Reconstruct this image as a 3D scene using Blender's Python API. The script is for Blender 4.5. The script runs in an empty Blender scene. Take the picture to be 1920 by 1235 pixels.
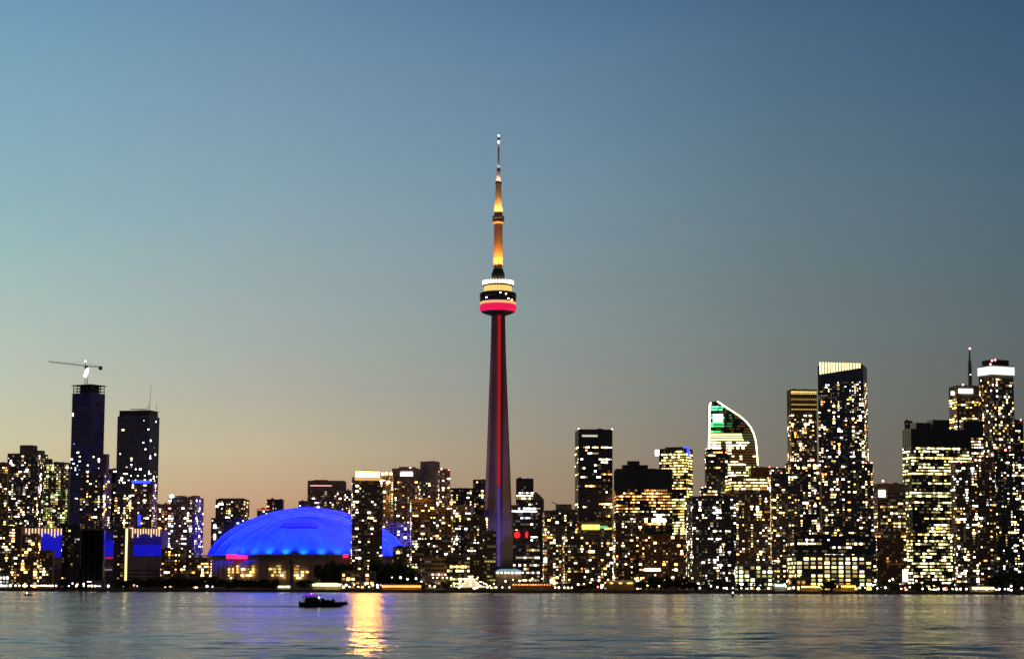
import bpy, bmesh, math, random
import numpy as np
from mathutils import Vector, Matrix
R = math.radians
sc = bpy.context.scene
col = sc.collection
random.seed(7)

# ------------------------------------------------------------------ camera
FPX = 4000.0                       # focal length in photo pixels (photo 1920 x 1235)
CAM_Z = 4.5
PITCH = math.atan(484.5 / FPX)
ROLL = R(0.2)
cam_d = bpy.data.cameras.new('camera')
cam_d.sensor_width = 36.0
cam_d.lens = FPX / 1920 * 36.0
cam_d.clip_start = 1.0
cam_d.clip_end = 60000
cam = bpy.data.objects.new('camera', cam_d)
col.objects.link(cam)
CM = Matrix.Rotation(math.pi / 2 + PITCH, 3, 'X') @ Matrix.Rotation(ROLL, 3, 'Z')
cam.matrix_world = Matrix.Translation((0, 0, CAM_Z)) @ CM.to_4x4()
sc.camera = cam
sc.view_settings.view_transform = 'Standard'
sc.view_settings.look = 'None'
sc.view_settings.exposure = 0
sc.view_settings.gamma = 1
sc.render.film_transparent = False
sc.cycles.use_denoising = True
sc.cycles.max_bounces = 5
sc.cycles.diffuse_bounces = 2
sc.cycles.glossy_bounces = 3
sc.cycles.sample_clamp_indirect = 6
sc.cycles.use_light_tree = True


def P(px, py, Y):
    """point of the world on the vertical plane y = Y seen at a photo position"""
    d = CM @ Vector(((px - 960) / FPX, -(py - 617.5) / FPX, -1))
    t = Y / d.y
    return Vector((d.x * t, Y, CAM_Z + d.z * t))


def srgb(c):
    return tuple((v / 255 / 12.92) if v / 255 <= 0.04045 else ((v / 255 + 0.055) / 1.055) ** 2.4 for v in c)


# ------------------------------------------------------------------ world: dusk sky after sunset, glow on the left (west)
SKY = {  # azimuth in degrees (0 = straight ahead, + right): elevation stops -> colour
    -13.5: [(0, (192, 148, 118)), (1.6, (204, 168, 130)), (2.6, (206, 186, 146)), (3.6, (204, 196, 162)), (5.2, (188, 194, 174)), (6.7, (174, 191, 181)), (8.6, (155, 185, 186)), (10.3, (139, 177, 187)), (14.4, (115, 158, 184)), (15.6, (106, 149, 180))],
    -6.6: [(0, (168, 120, 100)), (1.6, (190, 146, 116)), (2.6, (196, 164, 132)), (3.6, (194, 179, 148)), (5.2, (174, 173, 160)), (6.7, (160, 171, 167)), (10.3, (135, 163, 176)), (14.4, (110, 144, 171)), (15.6, (102, 137, 167))],
    0.8: [(0, (138, 106, 92)), (1.6, (154, 126, 106)), (2.6, (160, 137, 115)), (3.6, (157, 144, 124)), (5.2, (145, 147, 139)), (6.7, (136, 148, 146)), (10.3, (117, 144, 160)), (14.4, (93, 127, 157)), (15.6, (82, 118, 152))],
    7.2: [(0, (110, 96, 88)), (2.6, (121, 112, 101)), (3.6, (121, 116, 106)), (5.2, (117, 121, 115)), (6.7, (111, 122, 122)), (10.3, (97, 121, 134)), (14.4, (76, 107, 133)), (15.6, (68, 100, 130))],
    13.5: [(0, (92, 84, 80)), (2.6, (98, 92, 87)), (3.6, (98, 95, 90)), (5.2, (95, 100, 98)), (6.7, (91, 103, 106)), (10.3, (78, 103, 118)), (14.4, (60, 90, 119)), (15.6, (55, 84, 114))],
}
w = bpy.data.worlds.new('World')
sc.world = w
w.use_nodes = True
nt = w.node_tree
nt.nodes.clear()
N = nt.nodes.new
L = nt.links.new


def mth(op, a, b=None, clamp=False):
    n = N('ShaderNodeMath'); n.operation = op; n.use_clamp = clamp
    for i, v in enumerate((a, b)):
        if v is None: continue
        if isinstance(v, (int, float)): n.inputs[i].default_value = v
        else: L(v, n.inputs[i])
    return n.outputs[0]


tc = N('ShaderNodeTexCoord')
sp = N('ShaderNodeSeparateXYZ'); L(tc.outputs['Generated'], sp.inputs[0])
elev = mth('MULTIPLY', mth('ARCSINE', sp.outputs[2]), 180 / math.pi)
azim = mth('MULTIPLY', mth('ARCTAN2', sp.outputs[0], sp.outputs[1]), 180 / math.pi)
epos = mth('DIVIDE', elev, 90, True)
prev = None
pa = None
for a in sorted(SKY):
    r = N('ShaderNodeValToRGB'); r.color_ramp.interpolation = 'EASE' if False else 'LINEAR'
    stops = SKY[a] + [(26, tuple(v * k for v, k in zip(SKY[a][-1][1], (.64, .62, .58)))), (50, (30, 40, 54)), (90, (20, 27, 38))]
    while len(r.color_ramp.elements) < len(stops): r.color_ramp.elements.new(0.5)
    for e, (el, c) in zip(r.color_ramp.elements, stops):
        e.position = el / 90; e.color = (*srgb(c), 1)
    L(epos, r.inputs[0])
    if prev is None: prev = r.outputs[0]
    else:
        f = mth('DIVIDE', mth('SUBTRACT', azim, pa), a - pa, True)
        m = N('ShaderNodeMix'); m.data_type = 'RGBA'
        L(f, m.inputs['Factor']); L(prev, m.inputs['A']); L(r.outputs[0], m.inputs['B'])
        prev = m.outputs['Result']
    pa = a
# the sky opposite the sunset is a dim slate blue
f = mth('DIVIDE', mth('SUBTRACT', mth('ABSOLUTE', azim), 17), 30, True)
m = N('ShaderNodeMix'); m.data_type = 'RGBA'
L(f, m.inputs['Factor']); L(prev, m.inputs['A']); m.inputs['B'].default_value = (0.055, 0.050, 0.054, 1)
prev = m.outputs['Result']
bg = N('ShaderNodeBackground'); bg.inputs[1].default_value = 1.0
L(prev, bg.inputs[0])
# a little of the physical twilight sky on top
nis = N('ShaderNodeTexSky'); nis.sky_type = 'NISHITA'; nis.sun_disc = False
nis.sun_elevation = R(-3); nis.sun_rotation = R(-35); nis.dust_density = 2
bg2 = N('ShaderNodeBackground'); L(nis.outputs[0], bg2.inputs[0]); bg2.inputs[1].default_value = 0.05
ad = N('ShaderNodeAddShader'); L(bg.outputs[0], ad.inputs[0]); L(bg2.outputs[0], ad.inputs[1])
wo = N('ShaderNodeOutputWorld'); L(ad.outputs[0], wo.inputs[0])

# last trace of the sunset: one very weak broad sun from the left background
sd = bpy.data.lights.new('sun', 'SUN'); sd.energy = 0.04; sd.angle = R(15); sd.color = (1, 0.72, 0.5)
so = bpy.data.objects.new('sun', sd); col.objects.link(so)
so.rotation_euler = Vector((0.55, -0.8, -0.12)).to_track_quat('-Z', 'Y').to_euler()

# ------------------------------------------------------------------ materials
MATS = {}


def mat(name, c, rough=0.6, metal=0.0, var=0.35, scale=0.15, spec=0.5, bands=0.0):
    if name in MATS: return MATS[name]
    m = bpy.data.materials.new(name); m.use_nodes = True
    t = m.node_tree; b = t.nodes['Principled BSDF']
    b.inputs['Roughness'].default_value = rough; b.inputs['Metallic'].default_value = metal
    b.inputs['Specular IOR Level'].default_value = spec
    tcn = t.nodes.new('ShaderNodeTexCoord')
    ns = t.nodes.new('ShaderNodeTexNoise'); ns.inputs['Scale'].default_value = scale
    ns.inputs['Detail'].default_value = 6
    t.links.new(tcn.outputs['Object'], ns.inputs['Vector'])
    cr = t.nodes.new('ShaderNodeValToRGB')
    cr.color_ramp.elements[0].position = 0.3; cr.color_ramp.elements[1].position = 0.7
    cr.color_ramp.elements[0].color = (*[v * (1 - var) for v in c], 1)
    cr.color_ramp.elements[1].color = (*[min(1, v * (1 + var)) for v in c], 1)
    t.links.new(ns.outputs[0], cr.inputs[0])
    t.links.new(cr.outputs[0], b.inputs['Base Color'])
    bp = t.nodes.new('ShaderNodeBump'); bp.inputs['Strength'].default_value = 0.2; bp.inputs['Distance'].default_value = 0.1
    t.links.new(ns.outputs[0], bp.inputs['Height']); t.links.new(bp.outputs[0], b.inputs['Normal'])
    MATS[name] = m
    return m


def emi(name, c, s, base=(0.05, 0.05, 0.05)):
    if name in MATS: return MATS[name]
    m = bpy.data.materials.new(name); m.use_nodes = True
    b = m.node_tree.nodes['Principled BSDF']
    b.inputs['Base Color'].default_value = (*base, 1)
    b.inputs['Emission Color'].default_value = (*c, 1)
    b.inputs['Emission Strength'].default_value = s
    MATS[name] = m
    return m


TONES = {
    'dark': mat('dark_concrete', (0.16, 0.15, 0.17), 0.7),
    'brown': mat('brown_concrete', (0.34, 0.24, 0.15), 0.75),
    'purple': mat('mauve_concrete', (0.24, 0.20, 0.26), 0.75),
    'blue': mat('blue_curtain_wall', (0.10, 0.13, 0.24), 0.25, 0.3),
    'navy': mat('navy_curtain_wall', (0.13, 0.15, 0.50), 0.4, 0.1),
    'slate': mat('slate_curtain_wall', (0.17, 0.20, 0.34), 0.4, 0.1),
    'black': mat('black_curtain_wall', (0.045, 0.05, 0.065), 0.3, 0.2),
    'grey': mat('grey_concrete', (0.34, 0.32, 0.30), 0.8),
    'brick': mat('orange_brick', (0.42, 0.20, 0.09), 0.85),
    'lav': mat('lavender_concrete', (0.40, 0.36, 0.46), 0.8),
}
M_GLASS = mat('window_glass', (0.03, 0.035, 0.05), 0.12, 0.0, 0.4, 0.4, 0.7)
M_ROOF = mat('roof_felt', (0.06, 0.06, 0.065), 0.9)
M_STEEL = mat('painted_steel', (0.22, 0.22, 0.24), 0.5, 0.5)
M_WHITEP = mat('white_paint', (0.75, 0.74, 0.72), 0.5, 0, 0.08)
WC = {
    'cream': (1.0, 0.78, 0.42), 'yellow': (1.0, 0.70, 0.20), 'gold': (1.0, 0.58, 0.12), 'orange': (1.0, 0.42, 0.10),
    'white': (1.0, 0.93, 0.80), 'cool': (0.85, 0.93, 1.0), 'green': (0.55, 0.85, 0.22), 'lime': (0.9, 0.95, 0.35),
    'red': (1.0, 0.10, 0.12), 'pink': (1.0, 0.55, 0.50), 'blue': (0.06, 0.10, 1.0), 'emerald': (0.03, 0.42, 0.10),
}
LV = (9.5, 2.8, 0.6, 0.10)


def wmat(c, lv):
    return emi('window_light_%s_%s' % (c, ('bright', 'medium', 'soft', 'dim')[lv]), WC[c], LV[lv])


# ------------------------------------------------------------------ mesh helpers
class MB:
    def __init__(s):
        s.v = []; s.f = []; s.m = []

    def quad(s, pts, mi=0):
        n = len(s.v); s.v += [tuple(p) for p in pts]; s.f.append(tuple(range(n, n + len(pts)))); s.m.append(mi)
        return s

    def box(s, x0, x1, y0, y1, z0, z1, mi=0, top=None):
        n = len(s.v)
        s.v += [(x0, y0, z0), (x1, y0, z0), (x1, y1, z0), (x0, y1, z0), (x0, y0, z1), (x1, y0, z1), (x1, y1, z1), (x0, y1, z1)]
        fs = [(0, 3, 2, 1), (4, 5, 6, 7), (0, 1, 5, 4), (1, 2, 6, 5), (2, 3, 7, 6), (3, 0, 4, 7)]
        for k, f in enumerate(fs):
            s.f.append(tuple(n + i for i in f)); s.m.append(mi if (top is None or k != 1) else top)
        return s

    def bar(s, a, b, r, n=6, r2=None, mi=0):
        a = Vector(a); b = Vector(b); r2 = r if r2 is None else r2
        d = (b - a).normalized(); u = d.orthogonal().normalized(); v = d.cross(u)
        k = len(s.v)
        for (p, rr) in ((a, r), (b, r2)):
            for i in range(n):
                t = 2 * math.pi * i / n
                s.v.append(tuple(p + (u * math.cos(t) + v * math.sin(t)) * rr))
        for i in range(n):
            j = (i + 1) % n
            s.f.append((k + i, k + j, k + n + j, k + n + i)); s.m.append(mi)
        s.f.append(tuple(k + i for i in reversed(range(n)))); s.m.append(mi)
        s.f.append(tuple(k + n + i for i in range(n))); s.m.append(mi)
        return s

    def lathe(s, prof, n=32, c=(0, 0), a0=0, a1=2 * math.pi, mi=0):
        k = len(s.v); full = abs(a1 - a0 - 2 * math.pi) < 1e-6
        cnt = n if full else n + 1
        for (r, z) in prof:
            for i in range(cnt):
                t = a0 + (a1 - a0) * i / n
                s.v.append((c[0] + r * math.cos(t), c[1] + r * math.sin(t), z))
        for p in range(len(prof) - 1):
            for i in range(n):
                j = (i + 1) % cnt
                s.f.append((k + p * cnt + i, k + p * cnt + j, k + (p + 1) * cnt + j, k + (p + 1) * cnt + i)); s.m.append(mi)
        return s

    def prism(s, pts, y0, y1, mi=0):
        """outline in x,z extruded along y"""
        k = len(s.v); n = len(pts)
        for y in (y0, y1):
            for (x, z) in pts: s.v.append((x, y, z))
        s.f.append(tuple(k + i for i in range(n))); s.m.append(mi)
        s.f.append(tuple(k + n + i for i in reversed(range(n)))); s.m.append(mi)
        for i in range(n):
            j = (i + 1) % n
            s.f.append((k + i, k + n + i, k + n + j, k + j)); s.m.append(mi)
        return s

    def mesh(s, name, mats, smooth=False):
        me = bpy.data.meshes.new(name); me.from_pydata(s.v, [], s.f)
        for m in (mats if isinstance(mats, (list, tuple)) else [mats]): me.materials.append(m)
        me.polygons.foreach_set('material_index', s.m)
        if smooth: me.polygons.foreach_set('use_smooth', [True] * len(s.f))
        me.update()
        return me

    def build(s, name, mats, parent=None, smooth=False, loc=(0, 0, 0)):
        o = bpy.data.objects.new(name, s.mesh(name, mats, smooth)); col.objects.link(o)
        o.location = loc
        if parent: o.parent = parent
        return o


def ball(mb, c, r, n=8, m=5, sz=1.0, mi=0):
    mb.lathe([(max(0.001, r * math.sin(math.pi * i / m)), c[2] - r * sz * math.cos(math.pi * i / m)) for i in range(m + 1)], n, (c[0], c[1]), mi=mi)
    return mb


def tag(o, label=None, cat=None, group=None, kind=None):
    if label: o['label'] = label
    if cat: o['category'] = cat
    if group: o['group'] = group
    if kind: o['kind'] = kind
    return o


def empty(name, loc, rz=0):
    o = bpy.data.objects.new(name, None); col.objects.link(o)
    o.location = loc; o.rotation_euler.z = rz; o.empty_display_size = 5
    return o


def copy_tree(o, parent=None):
    c = o.copy(); col.objects.link(c)
    if parent: c.parent = parent
    for ch in list(o.children): copy_tree(ch, c)
    return c


UNIT = {}


def unit_pane(m):
    """a 1 x 1 pane, 0.24 deep, facing -y; shared by every lit window of its light"""
    if m.name not in UNIT:
        UNIT[m.name] = MB().box(-0.5, 0.5, -0.12, 0.12, -0.5, 0.5).mesh('window', [m])
    return UNIT[m.name]


def spot(name, loc, target, power, color, size=60, blend=0.6, radius=1.0, parent=None):
    d = bpy.data.lights.new(name, 'SPOT'); d.energy = power; d.color = color
    d.spot_size = R(size); d.spot_blend = blend; d.shadow_soft_size = radius
    o = bpy.data.objects.new(name, d); col.objects.link(o); o.location = loc
    o.rotation_euler = (Vector(target) - Vector(loc)).to_track_quat('-Z', 'Y').to_euler()
    return o


GZ = 2.2      # level of the land above the lake

# ------------------------------------------------------------------ structure: water and land
def water_mat():
    m = bpy.data.materials.new('lake_water'); m.use_nodes = True
    t = m.node_tree; b = t.nodes['Principled BSDF']
    b.inputs['Base Color'].default_value = (0.006, 0.010, 0.012, 1)
    b.inputs['Roughness'].default_value = 0.13
    b.inputs['IOR'].default_value = 1.33
    tcn = t.nodes.new('ShaderNodeTexCoord')

    def noise(sx, sy, sc_, det):
        mp = t.nodes.new('ShaderNodeMapping'); mp.inputs['Scale'].default_value = (sx, sy, 1)
        t.links.new(tcn.outputs['Object'], mp.inputs[0])
        n = t.nodes.new('ShaderNodeTexNoise'); n.inputs['Scale'].default_value = sc_; n.inputs['Detail'].default_value = det
        n.inputs['Roughness'].default_value = 0.55
        t.links.new(mp.outputs[0], n.inputs['Vector'])
        return n.outputs[0]
    n1 = noise(0.9, 1.0, 0.55, 3)
    n2 = noise(0.55, 1.0, 0.17, 3)
    n3 = noise(0.25, 1.0, 0.035, 2)
    prev_ = None
    for n_, d_ in ((n1, 0.16), (n2, 0.6), (n3, 1.2)):
        bb = t.nodes.new('ShaderNodeBump'); bb.inputs['Strength'].default_value = 1.0; bb.inputs['Distance'].default_value = d_
        t.links.new(n_, bb.inputs['Height'])
        if prev_: t.links.new(prev_, bb.inputs['Normal'])
        prev_ = bb.outputs[0]
    t.links.new(prev_, b.inputs['Normal'])
    # gusts: calmer and rougher patches
    g_ = noise(0.3, 1.0, 0.012, 3)
    mr = t.nodes.new('ShaderNodeMapRange'); mr.inputs['From Min'].default_value = .35; mr.inputs['From Max'].default_value = .65
    mr.inputs['To Min'].default_value = .10; mr.inputs['To Max'].default_value = .19
    t.links.new(g_, mr.inputs[0]); t.links.new(mr.outputs[0], b.inputs['Roughness'])
    b.inputs['Specular IOR Level'].default_value = 0.20
    return m


SHORE = 2000.0


def water_mesh():
    '''one sheet of lake; real waves in the nearer water, fading out where they shrink below what can be seen'''
    rows = [-3000.0, -200.0, 0.0, 40.0, 70.0]; y = 90.0
    while y < 900: rows.append(y); y += max(0.45, y * y / (4.5 * 2133) * 0.4)
    rows += [950, 1100, 1300, 1600, SHORE + 5]
    rows = np.array(rows); u = np.concatenate(([-60, -12, -4, -1.5], np.linspace(-.62, .62, 2000), [1.5, 4, 12, 60]))
    Y, U = np.meshgrid(rows, u, indexing='ij')
    W_ = np.maximum(Y, 150.0)
    X = U * np.where(Y < 90, 90.0, W_)
    dyr = np.gradient(rows)[:, None]
    Z = np.zeros_like(X)
    rng = np.random.RandomState(4)
    for k in range(90):
        lam = np.exp(rng.uniform(np.log(1.8), np.log(13))); th = rng.normal(0.35, 0.75)
        kx, ky = math.sin(th) * 2 * math.pi / lam, math.cos(th) * 2 * math.pi / lam
        amp = 0.0014 * lam ** 1.0
        lim = np.clip((lam / np.maximum(abs(math.cos(th)), .15) / dyr - 2.2) / 2.0, 0, 1)
        Z += amp * lim * np.sin(kx * X + ky * Y + rng.uniform(0, 6.28))
    Z *= np.clip((Y - 80) / 30, 0, 1) * np.clip((920 - Y) / 60, 0, 1) * (np.abs(U) < .63)
    nr, nc = X.shape
    me = bpy.data.meshes.new('water')
    co = np.stack([X, Y, Z], -1).reshape(-1, 3).astype(np.float32)
    i = np.arange((nr - 1) * (nc - 1)); r_, c_ = i // (nc - 1), i % (nc - 1); q0 = r_ * nc + c_
    idx = np.stack([q0, q0 + 1, q0 + nc + 1, q0 + nc], -1).astype(np.int32)
    me.vertices.add(len(co)); me.vertices.foreach_set('co', co.ravel())
    me.loops.add(idx.size); me.loops.foreach_set('vertex_index', idx.ravel())
    me.polygons.add(len(idx)); me.polygons.foreach_set('loop_start', np.arange(0, idx.size, 4, dtype=np.int32))
    me.polygons.foreach_set('use_smooth', np.ones(len(idx), bool))
    me.update(calc_edges=True); me.validate()
    me.materials.append(water_mat())
    o = bpy.data.objects.new('water', me); col.objects.link(o)
    return tag(o, kind='structure')


water_mesh()
lm = MB().box(-20000, 20000, SHORE, 30000, -2, GZ)
M_LAND = mat('ground_asphalt', (0.05, 0.05, 0.05), 0.9, 0, 0.3, 0.05)
tag(lm.build('ground', M_LAND), kind='structure')
q = MB().box(-1500, 1500, SHORE - 1.0, SHORE + 3.0, -1.5, GZ + 0.35)
for i in range(-130, 131): q.box(i * 6 - 0.25, i * 6 + 0.25, SHORE - 1.25, SHORE - 1.003, -1.5, GZ + 0.1)
tag(q.build('quay', mat('quay_concrete', (0.16, 0.15, 0.14), 0.9)), kind='structure')


# ------------------------------------------------------------------ buildings
def building(kind, label, x0, x1, yt, Y, yaw=0, dr=0.8, tops=(), style='condo', p=0.2, tone='dark', pal=('cream', 'cream', 'white', 'yellow', 'orange'),
             lv=(0.35, 0.35, 0.3), vis=1100, beacons=(), floor=None, bay=None, cat='building', base=GZ, rows=None, maxlit=100, dimp=0.20, top_blank=0.0, group=None, seed=None):
    rnd = random.Random(seed if seed is not None else int(x0 * 13 + yt * 7))
    A = P(x0, yt, Y); B = P(x1, yt, Y)
    W = B.x - A.x; th = R(abs(yaw)); H = (A.z + B.z) / 2 - base
    wd = W / (math.cos(th) + dr * math.sin(th)); dp = dr * wd
    cx = (A.x + B.x) / 2; cy = Y + dp / 2
    root = empty(kind, (cx, cy, base), R(yaw))
    tag(root, label, cat, group)
    TM = TONES[tone]
    fl = floor or {'condo': 2.95, 'office': 3.9, 'grid': 3.6}[style]
    by = bay or {'condo': 3.3, 'office': 3.0, 'grid': 4.2}[style]
    nf = max(1, int((H - 3) / fl))
    fl = (H - 2.0) / nf
    x_, y_ = wd / 2, dp / 2
    body = MB().box(-x_, x_, -y_, y_, 0, H, 0, 1)
    # parapet
    for (a, b_, c, d_) in ((-x_, x_, -y_ - .15, -y_ + .35), (-x_, x_, y_ - .35, y_ + .15), (-x_ - .15, -x_ + .35, -y_ + .355, y_ - .355), (x_ - .35, x_ + .15, -y_ + .355, y_ - .355)):
        body.box(a, b_, c, d_, H + .003, H + 1.1)
    if style == 'condo':
        pr = 0.9 if rnd.random() < .6 else 0.5
        for i in range(1, nf + 1):
            z = i * fl + .2
            body.box(-x_ - pr * .6, x_ + pr * .6, -y_ - pr, y_ + pr * .4, z - .14, z + .14)
            if pr > .8:
                body.box(-x_ * .96, x_ * .96, -y_ - pr - .06, -y_ - pr - .01, z + .145, z + 1.0)
    ncf = max(1, int(wd / by)); ncs = max(1, int(dp / by))
    if style in ('office', 'grid'):
        st = 2 if style == 'office' else 1
        for j in range(0, ncf + 1, st):
            x = -x_ + wd * j / ncf
            body.box(x - .2, x + .2, -y_ - .3, -y_ - .005, 0.5, H - .5)
        for j in range(0, ncs + 1, st):
            y = -y_ + dp * j / ncs
            for s in (-1, 1):
                xa, xb = sorted((s * (x_ + .005), s * (x_ + .3)))
                body.box(xa, xb, y - .2, y + .2, 0.5, H - .5)
    body.build('wall', [TM, M_ROOF], root)
    # roof plant and steps
    def local(px0, px1, py):
        a = P(px0, py, Y); b_ = P(px1, py, Y)
        return a.x - cx, b_.x - cx, (a.z + b_.z) / 2 - base
    for t in tops:
        a, b_, z = local(t[0], t[1], t[2])
        hw = (b_ - a) / 2 / (math.cos(th) + .6 * math.sin(th)); c = (a + b_) / 2
        c /= max(.5, math.cos(th)); c = max(-x_ + hw, min(x_ - hw, c))
        pm = MB().box(c - hw, c + hw, -min(y_ * .7, hw), min(y_ * .7, hw), H + .01, z)
        pm.box(c - hw - .2, c + hw + .2, -min(y_ * .7, hw) - .2, min(y_ * .7, hw) + .2, z + .003, z + .5)
        pm.build('plant_room', [TM], root)
    # small plant on the roof
    for k in range(rnd.randint(2, 4)):
        bx_ = rnd.uniform(-x_ * .8, x_ * .6); bw = rnd.uniform(1.5, max(2, wd * .18))
        MB().box(bx_, bx_ + bw, -y_ * .5 + k * .02, y_ * .3 + k * .02, H + .004, H + rnd.uniform(1.3, 3.2)).build('roof_unit', [TM], root)
    if rnd.random() < .45:
        ax = rnd.uniform(-x_ * .7, x_ * .7)
        MB().bar((ax, 0, H), (ax, 0, H + rnd.uniform(5, 11)), .18, 5, .08).build('mast', M_STEEL, root)
    # windows
    faces = [('f', ncf, wd), ('s', ncs, dp)]
    side = -1 if yaw < 0 else 1          # which side face turns to the lake: yaw>0 turns the left side
    sd_ = 1 if yaw < 0 else -1
    ww = by * (0.95 if style == 'office' else .62 if style == 'condo' else .78)
    wh = fl * (0.52 if style == 'office' else .55 if style == 'condo' else .62)
    lit = []; rest = MB(); mats = [M_GLASS]; mi = {}

    def rmi(m):
        if m.name not in mi: mi[m.name] = len(mats); mats.append(m)
        return mi[m.name]
    zvis = P((x0 + x1) / 2, vis, Y).z - base
    ph1 = rnd.uniform(0, 9); ph2 = rnd.uniform(0, 9)
    colw = {fc: [rnd.choice((.25, .7, 1, 1.2, 1.9)) for _ in range(nc)] for fc, nc, sp_ in faces}
    for i in range(nf):
        z = 1.2 + i * fl + wh / 2 + .5
        if z + wh / 2 > H - top_blank: continue
        yrow = None
        rp = p
        if style == 'office':
            rr = rnd.random()
            rp = p * (0.15 if rr < .35 else 1.0 if rr < .7 else 2.6)
            if rows:
                py_ = 1102 - (z + base) * FPX / Y
                for (ya, yb, pp) in rows:
                    if ya <= py_ <= yb: rp = pp
        elif rows:
            py_ = 1102 - (z + base) * FPX / Y
            for (ya, yb, pp) in rows:
                if ya <= py_ <= yb: rp = pp
        rowc = rnd.choice(pal)
        run = False
        for fc, nc, span in faces:
            for j in range(nc):
                u = -span / 2 + span * (j + .5) / nc
                cl = (.30 + 1.5 * (.5 + .5 * math.sin(j * 1.1 + ph1 + .12 * i) * math.sin(i * .41 + ph2)) ** 2) * colw[fc][j] * 1.25
                if style == 'grid': cl = 1
                if style == 'office':
                    if rnd.random() < .3: run = rnd.random() < rp
                    on = run if rnd.random() < .9 else rnd.random() < rp
                else:
                    on = rnd.random() < rp * cl
                big = style == 'condo' and on and rnd.random() < .3
                wsc = rnd.uniform(.4, 1.1) if (style == 'condo' and on) else rnd.uniform(.7, 1) if on else 1.0
                w_ = min(span / nc * .96, ww * wsc); h_ = wh * (rnd.uniform(.7, 1.05) if on else 1)
                if big: w_ = span / nc * .97; h_ = wh * 1.35
                if on:
                    c_ = rowc if (style == 'office' and rnd.random() < .7) else rnd.choice(pal)
                    r_ = rnd.random() * (1.0 if big else 1.12); l_ = 0 if r_ < lv[0] else 1 if r_ < lv[0] + lv[1] else 2
                    if l_ == 2 and c_ in ('cream', 'white') and rnd.random() < .6: c_ = rnd.choice(('gold', 'yellow', 'orange'))
                    lit.append((fc, u, z, w_, h_, wmat(c_, l_), l_, z > zvis))
                else:
                    pm_ = 0
                    if rnd.random() < dimp: pm_ = rmi(wmat(rnd.choice(pal), 3))
                    d_ = .06
                    if fc == 'f': rest.box(u - w_ / 2, u + w_ / 2, -y_ - d_, -y_ + .01, z - h_ / 2, z + h_ / 2, pm_)
                    else:
                        xa, xb = sorted((sd_ * (x_ - .01), sd_ * (x_ + d_)))
                        rest.box(xa, xb, u - w_ / 2, u + w_ / 2, z - h_ / 2, z + h_ / 2, pm_)
    lit.sort(key=lambda a: (not a[7], a[6], a[0] != 'f', -a[3] * a[4]))
    for k, (fc, u, z, w_, h_, m_, l_, v_) in enumerate(lit):
        if k < maxlit and v_:
            o = bpy.data.objects.new('lit_window', unit_pane(m_)); col.objects.link(o); o.parent = root
            if fc == 'f': o.location = (u, -y_ - .06, z)
            else:
                o.location = (sd_ * (x_ + .06), u, z); o.rotation_euler.z = R(90)
            o.scale = (w_, 1, h_)
        else:
            pm_ = rmi(m_); d_ = .14
            if fc == 'f': rest.box(u - w_ / 2, u + w_ / 2, -y_ - d_, -y_ + .01, z - h_ / 2, z + h_ / 2, pm_)
            else:
                xa, xb = sorted((sd_ * (x_ - .01), sd_ * (x_ + d_)))
                rest.box(xa, xb, u - w_ / 2, u + w_ / 2, z - h_ / 2, z + h_ / 2, pm_)
    if rest.v: tag(rest.build('window', mats, root), kind='stuff')
    for (bx, by_) in beacons:
        a, _, z = local(bx, bx, by_)
        o = ball(MB(), (0, 0, 0), 1.3).build('beacon', emi('beacon_light', (1, .25, .25), 8), root, True, (a, -y_ * .9, z))
    root['_h'] = H
    return root, (wd, dp, H, cx, cy, base)


def strip(root, info, Y, xa, xb, ya, yb, mname, c, s, pname='light_strip', th=.4, dy=0.0):
    """a lit sign, band or panel fixed to the front of a building, given by photo positions"""
    wd, dp, H, cx, cy, base = info
    a = P(xa, ya, Y); b = P(xb, yb, Y)
    inv = root.matrix_basis.inverted()
    m = MB()
    # local front plane
    yl = -dp / 2 - .45 - dy
    rz = root.rotation_euler.z
    def lx(X): return (X - cx) / math.cos(rz)
    z0 = P(xa, yb, Y).z - base; z1 = a.z - base
    m.box(lx(a.x), lx(b.x), yl - th, yl, z0, z1)
    return m.build(pname, emi(mname, c, s), root)


BL = []


def b_(*a, **k):
    r = building(*a, **k); BL.append(r); return r


CRM = ('cream', 'cream', 'white', 'yellow', 'orange')
YEL = ('yellow', 'yellow', 'gold', 'cream')
PNK = ('cream', 'pink', 'white', 'yellow')
WRM = ('orange', 'gold', 'orange', 'cream')
WHT = ('white', 'cream', 'white', 'cool')

# --- far left
b_('apartment_slab', 'dark apartment slab cut by the left edge of the photo', -30, 14, 868, 2700, 8, p=.16, tone='brown', vis=985)
b_('apartment_tower', 'mauve stepped apartment tower with a tall square plant room, second from the left edge', 13, 81, 851, 2850, -10, tops=((35, 62, 834), (62, 80, 844)), p=.22, tone='purple', pal=PNK, vis=990)
b_('apartment_tower', 'wide apartment tower speckled with many small greenish windows beside the crane tower', 80, 128, 868, 2800, 6, tops=((80, 93, 860),), p=.5, pal=('lime', 'green', 'yellow', 'cream'), lv=(.05, .25, .7), tone='dark', vis=990, bay=3.0, dimp=.3)
b_('office_tower', 'short apartment block with a raised right corner in front of the crane tower', 150, 203, 888, 2500, -12, tops=((186, 201, 851),), style='condo', p=.26, tone='purple', vis=988)
b_('apartment_tower', 'slim black apartment tower standing between the crane tower and the unfinished tower', 203, 218, 880, 3000, 0, p=.1, tone='black', vis=990)
b_('apartment_tower', 'narrow tower with bright cream windows in front of the unfinished tower, left side', 213, 247, 925, 2620, 6, p=.38, tone='dark', vis=990)
r7, i7 = b_('apartment_tower', 'mauve apartment tower crowned by a thin blue light strip', 246, 291, 905, 2560, -8, p=.3, tone='purple', pal=PNK, vis=990)
strip(r7, i7, 2560, 249, 285, 900, 905, 'blue_led', (.03, .05, 1), 3)
strip(r7, i7, 2560, 261, 266, 965, 985, 'blue_led', (.03, .05, 1), 3)
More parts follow.
